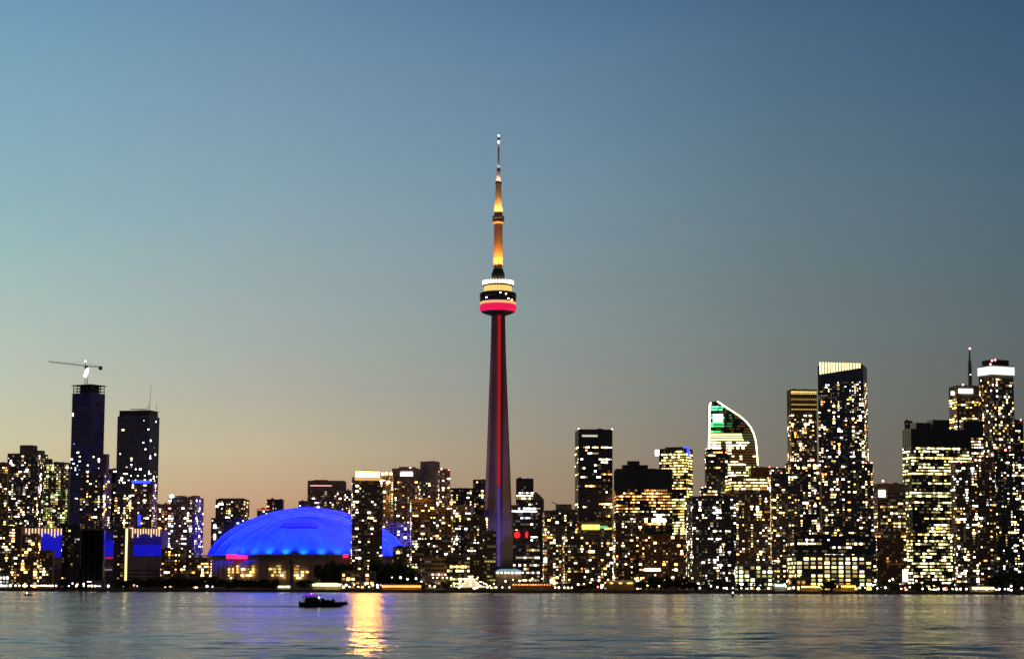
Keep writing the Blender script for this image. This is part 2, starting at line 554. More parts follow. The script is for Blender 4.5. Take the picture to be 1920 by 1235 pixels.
b_('apartment_block', 'low narrow apartment block left of the blue-tinted apartment tower', 290, 320, 946, 2700, 5, p=.26, tone='brown', vis=1080)
r10, i10 = b_('apartment_tower', 'blue-tinted apartment tower with one pale green roof lamp, left of the blue dome', 315, 377, 934, 2600, -14, tops=((318, 344, 929), (358, 372, 929)), p=.34, tone='purple', pal=('cream', 'white', 'pink', 'cool'), vis=1085)
o = ball(MB(), (0, 0, 0), 3.2, 10, 6).build('roof_lamp', emi('pale_green_lamp', (.6, 1, .85), 2.2), r10, True, (-14, -12, i10[2] + 2.2))
b_('condo_block', 'seven storey block with bright scattered windows at the left edge', -20, 39, 988, 2380, 4, p=.3, tone='brown', vis=1098)
b_('condo_block', 'small lit block in front of the blue hall, beside the left gold light column', 41, 73, 1004, 2330, -5, p=.24, tone='brown', pal=WRM, vis=1095)
b_('condo_block', 'low lit block below the torn blue corner of the hall', 73, 99, 1033, 2310, 3, p=.26, tone='brown', pal=CRM, vis=1095)
b_('shore_pavilion', 'small white-lit glass pavilion on the quay at the left edge', -8, 17, 1077, 2060, 0, style='grid', p=.95, pal=('white', 'cool'), lv=(.3, .5, .2), tone='grey', vis=1100, floor=2.6, bay=2.6)
b_('apartment_tower', 'black windowless tower rising behind the grain silos', 117, 150, 985, 2420, 0, p=.07, tone='black', vis=1095)
b_('condo_block', 'narrow block beside the right gold light column', 214, 233, 990, 2360, 0, p=.25, tone='dark', pal=YEL, vis=1090)
b_('condo_block', 'warm-lit low block at the foot of the blue-tinted apartment tower', 300, 345, 1030, 2400, 5, p=.34, tone='brown', pal=WRM + ('cream',), vis=1085)
b_('condo_block', 'golden-lit low block between the trees and the left tip of the blue dome', 343, 392, 1046, 2380, -5, p=.3, tone='brown', pal=('gold', 'orange', 'cream'), lv=(.5, .3, .2), vis=1085)
# --- behind the dome
b_('apartment_tower', 'dark apartment tower with diagonal bright windows behind the left slope of the dome', 404, 463, 937, 2900, -8, tops=((408, 448, 934),), p=.33, tone='dark', pal=CRM, vis=975)
b_('apartment_block', 'broader lower block in front of the dark tower behind the dome tip', 396, 458, 972, 2820, 0, p=.2, tone='blue', pal=WHT, vis=1030)
b_('office_block', 'small black block poking above the dome, right of the red-striped block', 500, 530, 937, 2950, 0, p=.22, tone='black', vis=955)
ri, ii = b_('office_block', 'low block with a thin red light strip just above the dome', 482, 507, 955, 2900, 0, p=.1, tone='dark', vis=960)
strip(ri, ii, 2900, 483, 505, 955, 957.5, 'red_strip_light', (1, .15, .12), 2.0)
rj, ij = b_('hotel_tower', 'broad hotel tower with a pale pink top row behind the dome', 577, 645, 902, 2950, 0, tops=((588, 612, 899),), p=.2, tone='purple', pal=PNK, vis=950, top_blank=12)
strip(rj, ij, 2950, 582, 622, 909, 911.5, 'pink_strip_light', (1, .45, .38), 1.2)
b_('hotel_wing', 'narrow side wing on the right of the hotel tower behind the dome', 643, 658, 920, 2970, 0, p=.3, tone='purple', vis=960)
b_('hotel_wing', 'low dark wing on the left of the hotel tower behind the dome', 560, 578, 940, 2940, 0, p=.1, tone='blue', vis=950)
# --- gold crown tower to the communications tower
rk, ik = b_('condo_tower', 'tall condo tower with a blazing gold-white crown right of the blue dome', 657, 718, 896, 2450, 6, p=.13, tone='brown', pal=PNK, lv=(.5, .3, .2), vis=1075)
b_('condo_tower', 'slender tower with yellow roof lamps beside the gold-crowned tower', 714, 738, 892, 2800, 0, p=.3, tone='brown', vis=985)
rm, im = b_('condo_tower', 'tower with a glowing white oval sign on its top floor', 735, 787, 879, 2850, -6, tops=((748, 778, 875),), p=.24, tone='purple', vis=985, beacons=((771, 877), (742, 879)), top_blank=14)
strip(rm, im, 2850, 753, 776, 884, 892, 'white_sign_light', (1, .95, .85), 5, 'sign')
rn, inn = b_('office_tower', 'plain mauve slab tower with a blank top behind the condo cluster', 788, 824, 866, 2950, -14, p=.12, tone='lav', vis=940, top_blank=26)
b_('office_tower', 'dark narrow tower with a pink-lit rim right of the plain mauve slab', 822, 844, 880, 2800, 5, p=.3, tone='brown', pal=PNK, vis=950, beacons=((827, 879), (841, 881)))
b_('condo_tower', 'low flat-topped tower between the mauve slab and the communications tower', 842, 890, 916, 2900, 4, p=.22, tone='black', vis=965)
b_('condo_tower', 'dark tower peeping out at the left side of the communications tower', 887, 912, 900, 2960, 0, tops=(), p=.18, tone='black', vis=980)
b_('office_block', 'pale lavender block with a square of nine lit windows, seen past the dome', 731, 770, 981, 2790, 0, style='grid', p=.2, tone='lav', pal=('cool', 'white'), lv=(.2, .4, .4), vis=1010)
b_('condo_block', 'small brown block covering the right tip of the dome in the gap', 737, 768, 1026, 2500, 0, p=.2, tone='brown', vis=1050)
b_('condo_tower', 'tall brown condo block in the cluster, directly right of the dome gap', 768, 813, 938, 2500, 8, p=.27, tone='brown', pal=PNK, vis=1075)
b_('condo_tower', 'condo block with a yellow-lit floor, second in the cluster right of the dome gap', 806, 850, 956, 2480, -8, p=.22, tone='brown', pal=CRM, vis=1040)
b_('condo_tower', 'condo block with reddish windows, third in the cluster right of the dome gap', 845, 888, 948, 2560, 6, p=.24, tone='dark', pal=PNK, vis=1040)
b_('condo_tower', 'tall dark condo block just left of the foot of the communications tower', 876, 914, 968, 2450, -6, p=.2, tone='brown', pal=PNK, vis=1070)
b_('condo_block', 'narrow olive block overlapping the left foot of the communications tower', 908, 930, 997, 2400, 0, style='office', p=.35, tone='brown', pal=('lime', 'yellow'), lv=(0, .1, .9), vis=1070)
b_('office_block', 'low block with rows of gold office lights left of the lit tent', 838, 881, 1040, 2260, 0, style='office', p=.5, tone='brown', pal=YEL, lv=(.3, .4, .3), vis=1078)
b_('office_block', 'low block with faint striped rows beside the dark quay trees', 788, 838, 1046, 2280, 4, style='office', p=.35, tone='brown', pal=('cream', 'pink'), lv=(0, .3, .7), vis=1078)
b_('shore_pavilion', 'long low restaurant with a glowing orange eave at the foot of the gold-crowned tower', 640, 702, 1072, 2120, 0, style='grid', p=.5, tone='brown', pal=('orange', 'gold'), lv=(.5, .3, .2), vis=1100, floor=3)
# --- right of the tower
b_('office_tower', 'small black tower with bright horizontal window bars right of the communications tower', 968, 1000, 898, 2950, 0, style='office', p=.7, tone='black', pal=('white', 'cream'), lv=(.4, .4, .2), vis=945, top_blank=10)
rt, it = b_('office_block', 'block with a long white light bar and two round red signs', 952, 1009, 948, 2700, 0, style='office', p=.25, tone='black', pal=WHT, lv=(.4, .4, .2), vis=1085)
strip(rt, it, 2700, 954, 1006, 956.5, 959, 'white_bar_light', (1, .95, .8), 3.0)
for (xa, xb) in ((962.5, 977), (984, 991)):
    strip(rt, it, 2700, xa - 3, xb + 3, 993, 1014, 'sign_backing_dark', (0.02, .0, .0), .3, 'sign_board', .3)
    wd, dp, H, cx, cy, bs = it
    a = P((xa + xb) / 2, 1002, 2700); ra = (xb - xa) / 2 / FPX * 2700 * .85
    dm = MB()
    n = 20; k = len(dm.v)
    for yy in (-.4, 0): dm.v += [(ra * math.cos(2 * math.pi * i / n), yy, 4.4 * math.sin(2 * math.pi * i / n)) for i in range(n)]
    dm.f += [tuple(range(n)), tuple(reversed(range(n, 2 * n)))] + [(i, n + i, n + (i + 1) % n, (i + 1) % n) for i in range(n)]; dm.m += [0] * (n + 2)
    dm.build('sign', emi('red_sign_light', (1, .02, .03), 1.1), rt, False, (a.x - cx, -dp / 2 - .8, a.z - bs))
b_('office_block', 'low striped office block at the right foot of the communications tower', 962, 1012, 1018, 2440, 0, style='office', p=.4, tone='purple', pal=('white', 'cream', 'yellow'), lv=(.2, .3, .5), vis=1080)
ru, iu = b_('office_block', 'unlit flat roofed block with a small roof crane arm', 1018, 1083, 958, 2760, 4, tops=((1043, 1072, 945),), p=.16, tone='dark', vis=1000)
b_('condo_block', 'condo block of cream windows below the unlit flat roofed block', 1020, 1062, 988, 2460, -6, p=.3, tone='brown', vis=1095)
b_('condo_block', 'condo block of scattered white windows left of the yellow-green rooftop', 1055, 1100, 1003, 2420, 6, p=.27, tone='brown', vis=1095)
rv, iv = b_('office_tower', 'tall black glass tower with red corner beacons left of the bank block', 1080, 1148, 806, 2850, 5, style='office', p=.10, dimp=.04, tone='black', pal=CRM, lv=(.5, .3, .2), vis=960, beacons=((1083, 804), (1146, 804)), top_blank=22,
            rows=((830, 845, .45), (850, 862, .3), (872, 884, .4), (935, 950, .35)))
strip(rv, iv, 2850, 1089, 1118, 815, 818.5, 'cream_band_light', (.8, .85, .55), .8)
rw, iw = b_('office_block', 'block with a bright yellow-green rooftop terrace below the tall black tower', 1084, 1162, 979, 2600, 0, style='office', p=.22, tone='brown', pal=('cream', 'yellow'), lv=(.3, .3, .4), vis=1080)
strip(rw, iw, 2600, 1091, 1124, 983, 992, 'yellow_green_light', (.85, .95, .12), 2.2)
strip(rw, iw, 2600, 1124, 1139, 985, 990, 'soft_green_light', (.25, .8, .25), .8)
b_('condo_block', 'condo block with one yellow window column in front of the yellow-green rooftop block', 1098, 1152, 1008, 2380, -5, p=.28, tone='brown', vis=1095)
rx, ix = b_('bank_block', 'broad black office block with amber window rows and a stepped roof', 1155, 1260, 880, 2800, 0, tops=((1168, 1216, 871),), style='office', p=.3, tone='black', pal=WRM, lv=(.2, .4, .4), vis=1010, top_blank=26,
            rows=((908, 918, .6), (920, 935, .85), (935, 950, .8), (950, 960, .5)))
a, bq = P(1178, 862, 2800), P(1201, 871, 2800)
MB().box(a.x - ix[3], bq.x - ix[3], -8, 8, bq.z - GZ + .6, a.z - GZ).build('plant_room', TONES['black'], rx)
# crown shaped white sign on its facade
sgn = MB(); n = 14
a = P(1235.5, 978, 2800); s_ = 2800 / FPX
pts = [(-13.5 * s_, 0), (13.5 * s_, 0), (13 * s_, 6 * s_), (5 * s_, 6.5 * s_), (4 * s_, 12 * s_), (0, 14 * s_), (-4 * s_, 12 * s_), (-5 * s_, 6.5 * s_), (-13 * s_, 6 * s_)]
sgn.prism(pts, -ix[1] / 2 - 1.2, -ix[1] / 2 - .6).build('sign', emi('white_sign_light', (1, .95, .85), 5), rx, False, (a.x - ix[3], 0, a.z - GZ))
ry, iy = b_('office_tower', 'yellow-lit tower with a blue glowing corner and a white corner lamp', 1237, 1301, 842, 3000, -22, tops=((1250, 1290, 838),), style='office', p=.8, tone='brown', pal=('yellow', 'yellow', 'lime', 'gold'), lv=(.25, .5, .25), vis=1010, rows=((848, 920, .8), (920, 1010, .9)))
strip(ry, iy, 3000, 1237, 1247, 842, 853, 'white_sign_light', (1, .95, .85), 5, 'corner_lamp', dy=-1)
strip(ry, iy, 3000, 1286, 1298, 838, 856, 'blue_led', (.03, .05, 1), 3, 'corner_lamp', dy=-6)
b_('condo_block', 'brown condo block of dim windows below the amber-rowed office block', 1150, 1214, 968, 2480, 5, p=.26, tone='brown', vis=1075)
rx3, ix3 = b_('office_block', 'large plain brown block with few windows and a white bar lamp near its foot', 1198, 1291, 1003, 2440, -4, p=.13, tone='brick', vis=1080)
strip(rx3, ix3, 2440, 1211, 1241, 1065, 1070, 'white_bar_light', (1, .95, .8), 3.0)
rp, ip = b_('condo_block', 'thin dark block carrying a violet light strip right of the plain brown block', 1284, 1296, 955, 2700, 0, p=.05, tone='dark', vis=1080)
strip(rp, ip, 2700, 1287, 1292, 1000, 1050, 'violet_led', (.10, .06, .9), .8)
b_('office_tower', 'dark block with red roof beacons hiding the foot of the sail-shaped tower', 1324, 1364, 843, 2760, 0, style='office', p=.16, tone='black', pal=CRM, lv=(.5, .3, .2), vis=930, beacons=((1325, 842), (1342, 841), (1362, 843)))
b_('office_block', 'step of a dark block left of the block with roof beacons', 1314, 1345, 916, 2740, 0, style='office', p=.12, tone='black', pal=CRM, vis=940, beacons=((1317, 914), (1332, 914)))
b_('condo_tower', 'wide dark condo tower of scattered white windows below the sail-shaped tower', 1291, 1386, 932, 2500, 6, p=.24, tone='dark', pal=WHT + ('cream',), lv=(.45, .3, .25), vis=1092)
b_('office_tower', 'brown tower with an unlit rust-coloured top right of the sail-shaped tower', 1408, 1449, 877, 2850, 0, p=.25, tone='brick', pal=YEL, vis=930, top_blank=14, beacons=((1443, 876),))
rc2, ic2 = b_('office_tower', 'tower with golden top rows and gold right edge before the rust-topped tower', 1366, 1447, 894, 2720, 5, style='office', p=.35, tone='brown', pal=YEL, lv=(.3, .4, .3), vis=960, rows=((892, 912, .95),))
strip(rc2, ic2, 2720, 1441, 1445, 905, 1060, 'soft_gold_light', (1, .6, .15), .35)
b_('condo_tower', 'condo tower with clustered yellow windows, centre of the lot below the gold-edged tower', 1380, 1450, 925, 2480, -7, p=.32, tone='brown', pal=CRM, lv=(.4, .3, .3), vis=1062)
rdd, idd = b_('condo_tower', 'dark condo tower with a pink beacon left of the slender gold-capped tower', 1446, 1484, 878, 2750, 0, p=.25, tone='dark', pal=PNK, vis=960, beacons=((1457, 877),))
b_('condo_tower', 'tall condo tower of fine white windows left of the grid-lit low block', 1444, 1500, 890, 2520, 6, p=.27, tone='dark', pal=CRM, vis=1090)
rls, ils = b_('shore_pavilion', 'low pale hall with two rows of round white lamps on its front', 1384, 1449, 1058, 2200, 0, style='grid', p=.8, tone='grey', pal=('white', 'lime'), lv=(.4, .3, .3), vis=1085, bay=5.2)
rff, iff = b_('condo_tower', 'slender tower with a gold-lit cap left of the tallest office tower', 1480, 1531, 731, 2980, 4, p=.25, tone='brown', pal=CRM, vis=870, top_blank=34, floor=3.0)
rgg, igg = b_('condo_tower', 'tallest right-hand tower, blue-black with a slanted gold-ribbed crown', 1535, 1633, 686, 3000, -16, p=.23, dr=.7, tone='blue', pal=CRM, lv=(.45, .35, .2), vis=880, top_blank=20)
b_('condo_tower', 'condo tower of dense white windows with red beacons below the gold-capped tower', 1478, 1546, 868, 2560, 6, p=.3, tone='dark', pal=CRM, lv=(.45, .35, .2), vis=1005, beacons=((1481, 862), (1499, 860), (1523, 862)))
b_('condo_tower', 'wide condo tower with red beacons below the slanted gold crown', 1541, 1644, 870, 2500, -6, p=.28, tone='dark', pal=CRM, lv=(.45, .35, .2), vis=1010, beacons=((1605, 868), (1622, 866), (1638, 868), (1600, 876)))
b_('office_block', 'unlit dark podium above the grid-lit low block', 1490, 1642, 1006, 2420, 0, style='office', p=.15, tone='black', pal=CRM, vis=1040)
b_('office_block', 'low wide block with a full grid of large yellow windows on the shore', 1492, 1635, 1041, 2200, 0, style='grid', p=.85, tone='dark', pal=('yellow', 'cream', 'gold', 'lime', 'yellow'), lv=(.25, .45, .3), vis=1103, bay=6.6, floor=3.9)
b_('shore_pavilion', 'one storey gold-lit annex at the left end of the grid-lit low block', 1484, 1520, 1083, 2130, 0, style='grid', p=.9, tone='brown', pal=('gold', 'orange', 'yellow'), lv=(.4, .4, .2), vis=1103)
rkk, ikk = b_('office_tower', 'brick tower with a white sign and red beacon left of the yellow-rowed block', 1645, 1697, 908, 2620, 0, style='office', p=.35, tone='brown', pal=CRM, lv=(.3, .3, .4), vis=1010, beacons=((1656, 901),), top_blank=9)
strip(rkk, ikk, 2620, 1647, 1660, 919, 931, 'white_sign_light', (1, .95, .85), 5, 'sign')
rbk, ibk = b_('brick_block', 'plain orange brick block softly lit at the foot of the brick tower', 1650, 1694, 1010, 2420, 0, p=.05, tone='brick', pal=WRM, lv=(0, .3, .7), vis=1090)
rll, ill = b_('office_tower', 'big black office block with broken yellow window rows near the right edge', 1697, 1823, 806, 2650, 12, dr=.35, tops=((1712, 1744, 793), (1745, 1782, 787)), style='office', p=.4, tone='black', pal=('lime', 'yellow', 'yellow', 'cream'), lv=(.35, .4, .25), vis=1092, top_blank=18,
            rows=((825, 838, .3), (855, 875, .65), (892, 912, .4), (935, 1000, .4), (1000, 1095, .6)))
b_('office_block', 'black sliver of roof rising at the left corner of the yellow-rowed block', 1697, 1711, 790, 2675, 0, p=0, tone='dark', vis=800)
rmm, imm = b_('office_tower', 'tower with dense yellow windows, a white sign and a tall roof antenna', 1787, 1843, 724, 3050, 8, style='office', p=.6, tone='brown', pal=('yellow', 'gold', 'yellow', 'cream'), lv=(.3, .45, .25), vis=800, top_blank=14, beacons=((1803, 721), (1806, 724)))
strip(rmm, imm, 3050, 1794, 1821, 729, 737, 'white_sign_light', (1, .95, .85), 5, 'sign')
strip(rmm, imm, 3050, 1779, 1785, 734, 741, 'white_sign_light', (1, .95, .85), 5, 'corner_lamp')
rnn, inn2 = b_('office_tower', 'tower wrapped by a glowing white band below a black cap', 1841, 1902, 686, 2950, 24, style='grid', dr=.8, p=.2, tone='grey', pal=('yellow', 'cream', 'orange', 'white'), lv=(.3, .4, .3), vis=850, floor=3.9, bay=3.2, top_blank=15)
b_('condo_tower', 'dark slim tower with a red beacon right of the white-banded tower', 1897, 1918, 788, 2980, 0, p=.25, tone='black', vis=850, beacons=((1914, 787),))
b_('office_block', 'black topped block with short pink window bars left of the white-banded tower', 1806, 1843, 790, 2860, 0, style='office', p=.5, tone='black', pal=PNK, lv=(.1, .4, .5), vis=862, top_blank=18)
b_('condo_tower', 'condo tower of tiny white windows overlapping the yellow-rowed block', 1788, 1832, 868, 2420, 6, p=.3, tone='brown', pal=WHT + CRM, lv=(.5, .3, .2), vis=1085, beacons=((1792, 866), (1800, 867), (1829, 862)))
b_('condo_tower', 'condo tower of tiny white windows under the white-banded tower', 1828, 1868, 858, 2440, -6, p=.27, tone='brown', pal=WHT + CRM, lv=(.5, .3, .2), vis=1085, beacons=((1862, 852), (1840, 856)))
b_('office_tower', 'black tower with yellow window rows at the right edge of the photo', 1864, 1930, 848, 2470, 0, style='condo', p=.22, tone='black', pal=('cream', 'yellow', 'white'), lv=(.5, .3, .2), vis=1065, rows=((855, 885, .4),), beacons=((1886, 843), (1893, 838)))

# ---- extras on particular buildings
def crown_gold():
    wd, dp, H, cx, cy, bs = ik
    m = MB().box(-wd * .37, wd * .37, -dp * .37, dp * .37, H + 2.2, H + 7.2)
    m.build('crown_light', emi('gold_crown_light', (1, .42, .09), 240), rk)
    pale = mat('crown_ledge_paint', (.6, .45, .28), .6)
    MB().box(-wd * .43, wd * .43, -dp * .43, dp * .43, H + .01, H + 1.3).box(-wd * .34, wd * .34, -dp * .34, dp * .34, H + 1.31, H + 2.19).build('crown_ledge', pale, rk)
    gp = emi('crown_gold_panel_light', (1, .50, .12), .9)  # added glowing bands standing in for the crown's orange halo
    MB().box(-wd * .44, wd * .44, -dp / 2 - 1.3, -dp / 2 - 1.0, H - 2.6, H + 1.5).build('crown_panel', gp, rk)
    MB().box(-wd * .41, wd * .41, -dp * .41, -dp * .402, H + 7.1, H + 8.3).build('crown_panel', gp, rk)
    MB().box(-wd * .40, wd * .40, -dp * .40, dp * .40, H + 7.22, H + 8.0).box(-wd * .2, wd * .2, -dp * .3, dp * .3, H + 8.01, H + 9.2).build('crown_roof', pale, rk)


crown_gold()


def crown_ribs():
    wd, dp, H, cx, cy, bs = igg
    # slanted crown: high on the left, cut down on the right, with lit ribs
    top = P(1580, 677, 3000).z - bs
    x0, x1 = -wd / 2 + 3, wd / 2 - 4
    c = MB().prism([(x0, H + .01), (x1, H + .01), (x1, H + (top - H) * .55), (x0 + 2, top), (x0, top)], -dp * .4, dp * .3)
    c.build('crown', TONES['blue'], rgg)
    n = 15
    for i in range(n):
        x = x0 + 1 + (x1 - x0 - 2) * i / (n - 1)
        lo = H - 11 + 7.5 * i / (n - 1)
        hi = top - (top - H) * .45 * i / (n - 1) - .6
        MB().box(x - 1.25, x + 1.25, -dp / 2 - 1.2, -dp / 2 - .4, lo, hi).build('crown_rib', emi('crown_rib_light', (1, .80, .36), 2.2), rgg)
    MB().box(x0, x1, -dp / 2 - .38, -dp * .4, H + .01, H + 3).build('parapet', TONES['blue'], rgg)


crown_ribs()


def cap_gold():
    wd, dp, H, cx, cy, bs = iff
    for k, (za, zb, s) in enumerate(((H - 5.5, H - 1.5, 1.8), (H - 14, H - 12.4, .8), (H - 21, H - 19.6, .5), (H - 28, H - 26.6, .5))):
        MB().box(-wd / 2 - .3, wd / 2 + .3, -dp / 2 - .9, -dp / 2 - .4, za, zb).build('light_band', emi('gold_band_light_%d' % k if False else 'gold_band_light' + ('' if k == 0 else '_soft'), (.95, .66, .16), s), rff)
    c = MB()
    for i in range(13):
        x = -wd / 2 + wd * i / 12
        c.box(x - .35, x + .35, -dp / 2 - 1.3, -dp / 2 - .95, H - 29, H + .5)
    c.build('fin', mat('gilded_fin', (.45, .33, .12), .5), rff)


cap_gold()


def band_white():
    wd, dp, H, cx, cy, bs = inn2
    x_, y_ = wd / 2, dp / 2
    m = MB().box(-x_ - 1.4, x_ + 1.4, -y_ - 1.4, -y_ - .45, H - 12, H - 1).box(-x_ - 1.4, -x_ - .45, -y_ - .447, y_ + 1, H - 12, H - 1).box(x_ + .45, x_ + 1.4, -y_ - .447, y_ + 1, H - 12, H - 1)
    m.build('light_band', emi('white_band_light', (1, .98, .92), 1.2), rnn)
    top = P(1875, 674, 2950).z - bs
    MB().box(-x_ * .8, x_ * .75, -y_ * .8, y_ * .8, H + .01, top).build('cap', TONES['black'], rnn)
    for (a, z) in ((-x_ * 1.0, H + 2), (-x_ * .85, H + 7), (-x_ * .55, H + 8.5)):
        ball(MB(), (0, 0, 0), 1.3).build('beacon', emi('beacon_light', (1, .25, .25), 8), rnn, True, (a, -y_ * .85, z))
    m = MB().bar((0, 0, top), (3.5, 0, top + 3.4), .3).bar((3.5, 0, top + 3.4), (6, 0, top + 1), .3)
    m.build('window_cleaning_arm', M_STEEL, rnn)
    # antenna of the neighbour
    wd, dp, H, cx, cy, bs = imm
    a = P(1824, 724, 3050); b = P(1824, 651, 3050)
    lx = a.x - cx; zt = b.z - bs
    m = MB().bar((lx, 0, H - 1), (lx, 0, zt - 18), 2.9, 8, 2.3).bar((lx, 0, zt - 18), (lx, 0, zt), 1.5, 8, .8)
    for i in range(8): m.box(lx - 3, lx + 3, -3, 3, H + 2 + i * 4.2, H + 2.5 + i * 4.2)
    m.build('antenna', M_STEEL, rmm)
    for z in (zt, zt - 38): ball(MB(), (0, 0, 0), 1.4).build('beacon', emi('beacon_light', (1, .25, .25), 8), rmm, True, (lx, -1.5, z))


band_white()


def roof_arm():
    wd, dp, H, cx, cy, bs = iu
    a = P(1046, 945, 2760); b = P(1033, 940, 2760)
    MB().bar((a.x - cx, -3, a.z - bs), (b.x - cx, -3, b.z - bs + 1), .7, 6, .4).build('crane_arm', M_STEEL, ru)
    # yellow roof lamps of the slender tower beside the gold crown
    rt_, it_ = [b for b in BL if b[0]['label'].startswith('slender tower with yellow')][0]
    for (x, z) in ((-6, 2.6), (-1, 3.4), (5, 3.0), (2, -8)):
        ball(MB(), (0, 0, 0), 1.9).build('roof_lamp', wmat('yellow', 0), rt_, True, (x, -it_[1] / 2 - .8, it_[2] + z))


roof_arm()


# pointed glass building
def pointed():
    Y = 2980
    a = P(998, 925, Y); b = P(1020, 925, Y); W = b.x - a.x
    root = empty('office_block', ((a.x + b.x) / 2, Y + 8, GZ)); tag(root, 'small dark building with a pointed roof beside the tower with bright window bars', 'building')
    h = P(1006, 938, Y).z - GZ; ht = P(1005, 921, Y).z - GZ
    MB().box(-W / 2, W / 2, -8, 8, 0, h).build('wall', TONES['dark'], root)
    MB().prism([(-W / 2, h + .01), (W / 2, h + .01), (W / 2 - 1, h + 3), (-W / 2 + 5, ht), (-W / 2 + 3, ht - 2)], -8, 8).build('roof', TONES['grey'], root)
    for k in range(7):
        o = bpy.data.objects.new('lit_window', unit_pane(wmat('cream', 2))); col.objects.link(o); o.parent = root
        o.location = (random.uniform(-6, 6), -8.06, h - 4 - 3.5 * k); o.scale = (2, 1, 1.8)


pointed()


# ------------------------------------------------------------------ sail-shaped tower with white outline
def sail():
    Y = 2880
    root0 = P(1375, 800, Y)
    root = empty('office_tower', (root0.x, Y + 16, GZ)); tag(root, 'sail-shaped tower with a glowing white outline and green upper floors', 'building')
    out = [(1328.5, 1095), (1329, 900), (1330, 760), (1331.5, 753), (1345, 752), (1358, 761), (1372, 770), (1386, 779), (1398, 789), (1407, 800), (1413, 812), (1417, 826), (1419, 845), (1421, 872), (1422, 1095)]
    q = []
    for (x, y) in out:
        p = P(x, y, Y); q.append((p.x - root0.x, max(0, p.z - GZ)))
    D = 16
    MB().prism(q, -D, D).build('wall', TONES['black'], root)

    def half(z):
        xs = []
        for i in range(len(q)):
            (xa, za), (xb, zb) = q[i], q[(i + 1) % len(q)]
            if (za - z) * (zb - z) <= 0 and abs(za - zb) > 1e-6: xs.append(xa + (xb - xa) * (z - za) / (zb - za))
        return (min(xs), max(xs)) if xs else (0, 0)
    zt = max(z for _, z in q)
    g = MB(); z = zt - 4; rnd = random.Random(3); cnt = 0; gm = [M_GLASS]
    while z > 6:
        xa, xb = half(z); xa += 2; xb -= 2.4
        py = 1102 - (z + GZ) * FPX / Y
        n = max(1, int((xb - xa) / 3.4)); wv = (xb - xa) / n
        run = False; row_ = int(round(z / 3.7))
        for i in range(n):
            x = xa + wv * (i + .5); px = 1375 + x * FPX / Y
            m_ = None
            if py < 806 and row_ % 3 == 2: m_ = wmat('orange', 3) if rnd.random() < .4 else None
            elif py < 806: m_ = wmat('emerald', 1 if rnd.random() < .6 else 0) if px < 1357 and rnd.random() < .9 else (wmat('emerald', 2) if px < 1372 and rnd.random() < .5 else (wmat('orange', 3) if rnd.random() < .35 else None))
            elif py < 822: m_ = wmat('lime', 1 if px < 1392 else 3)
            elif py < 836: m_ = wmat('cream', rnd.choice((0, 1))) if (1362 < px < 1404 and rnd.random() < .7) or px < 1350 else wmat('yellow', 3)
            elif py < 846: m_ = wmat('cream', 1) if px < 1373 else wmat('orange', 3)
            else:
                if rnd.random() < .4: run = rnd.random() < .5
                c_ = 'lime' if py > 865 else 'cream'
                if px > 1366: m_ = wmat(c_, rnd.choice((0, 1))) if (run and px < 1398) else (wmat(c_, 1) if rnd.random() < .25 else wmat('orange', 3))
                elif run: m_ = wmat(c_, 1)
            if m_ and not m_.name.endswith('dim') and py < 950 and cnt < 100 and rnd.random() < .6:
                o = bpy.data.objects.new('lit_window', unit_pane(m_)); col.objects.link(o); o.parent = root
                o.location = (x, -D - .08, z); o.scale = (wv * .97, 1, 2.0); cnt += 1
            else:
                if m_ and m_ not in gm: gm.append(m_)
                g.box(x - wv * .46, x + wv * .46, -D - .08, -D + .02, z - .95, z + .95, gm.index(m_) if m_ else 0)
        z -= 3.7
    tag(g.build('window', gm, root), kind='stuff')
    ol = emi('outline_light', (1, 1, .5), 6)

    def tube(pts, r):
        m = MB()
        for a, b in zip(pts, pts[1:]): m.bar((a[0], -D - .6, a[1]), (b[0], -D - .6, b[1]), r, 6)
        return m
    zl = P(1330, 846, Y).z - GZ
    tube([(q[1][0] + .4, zl), (q[2][0] + .4, q[2][1]), (q[3][0] + 1, q[3][1] - 1)], 1.15).build('outline_light', ol, root)
    tube(q[4:14], .8).build('outline_light', ol, root)
    a, b = P(1337, 776, Y), P(1355, 791, Y)
    MB().box(a.x - root0.x, b.x - root0.x, -D - 1.2, -D - .5, b.z - GZ, a.z - GZ).build('sign', emi('white_sign_light', (1, .95, .85), 5), root)


sail()


# ------------------------------------------------------------------ the two unfinished towers on the left and their cranes
def lattice(mb, a, b, wdt, seg, r=.16, tri=False):
    a = Vector(a); b = Vector(b); d = (b - a); n = max(1, int(d.length / seg)); dn = d.normalized()
    u = Vector((0, 1, 0)) if abs(dn.z) > .7 else Vector((0, 1, 0)); v = dn.cross(u).normalized()
    cs = [u * wdt / 2 + v * wdt / 2, u * wdt / 2 - v * wdt / 2, -u * wdt / 2 - v * wdt / 2, -u * wdt / 2 + v * wdt / 2]
    for c in cs: mb.bar(a + c, b + c, r, 4)
    for i in range(n):
        p = a + d * i / n; q = a + d * (i + 1) / n
        for k in range(4): mb.bar(p + cs[k], q + cs[(k + 1) % 4], r * .7, 4)


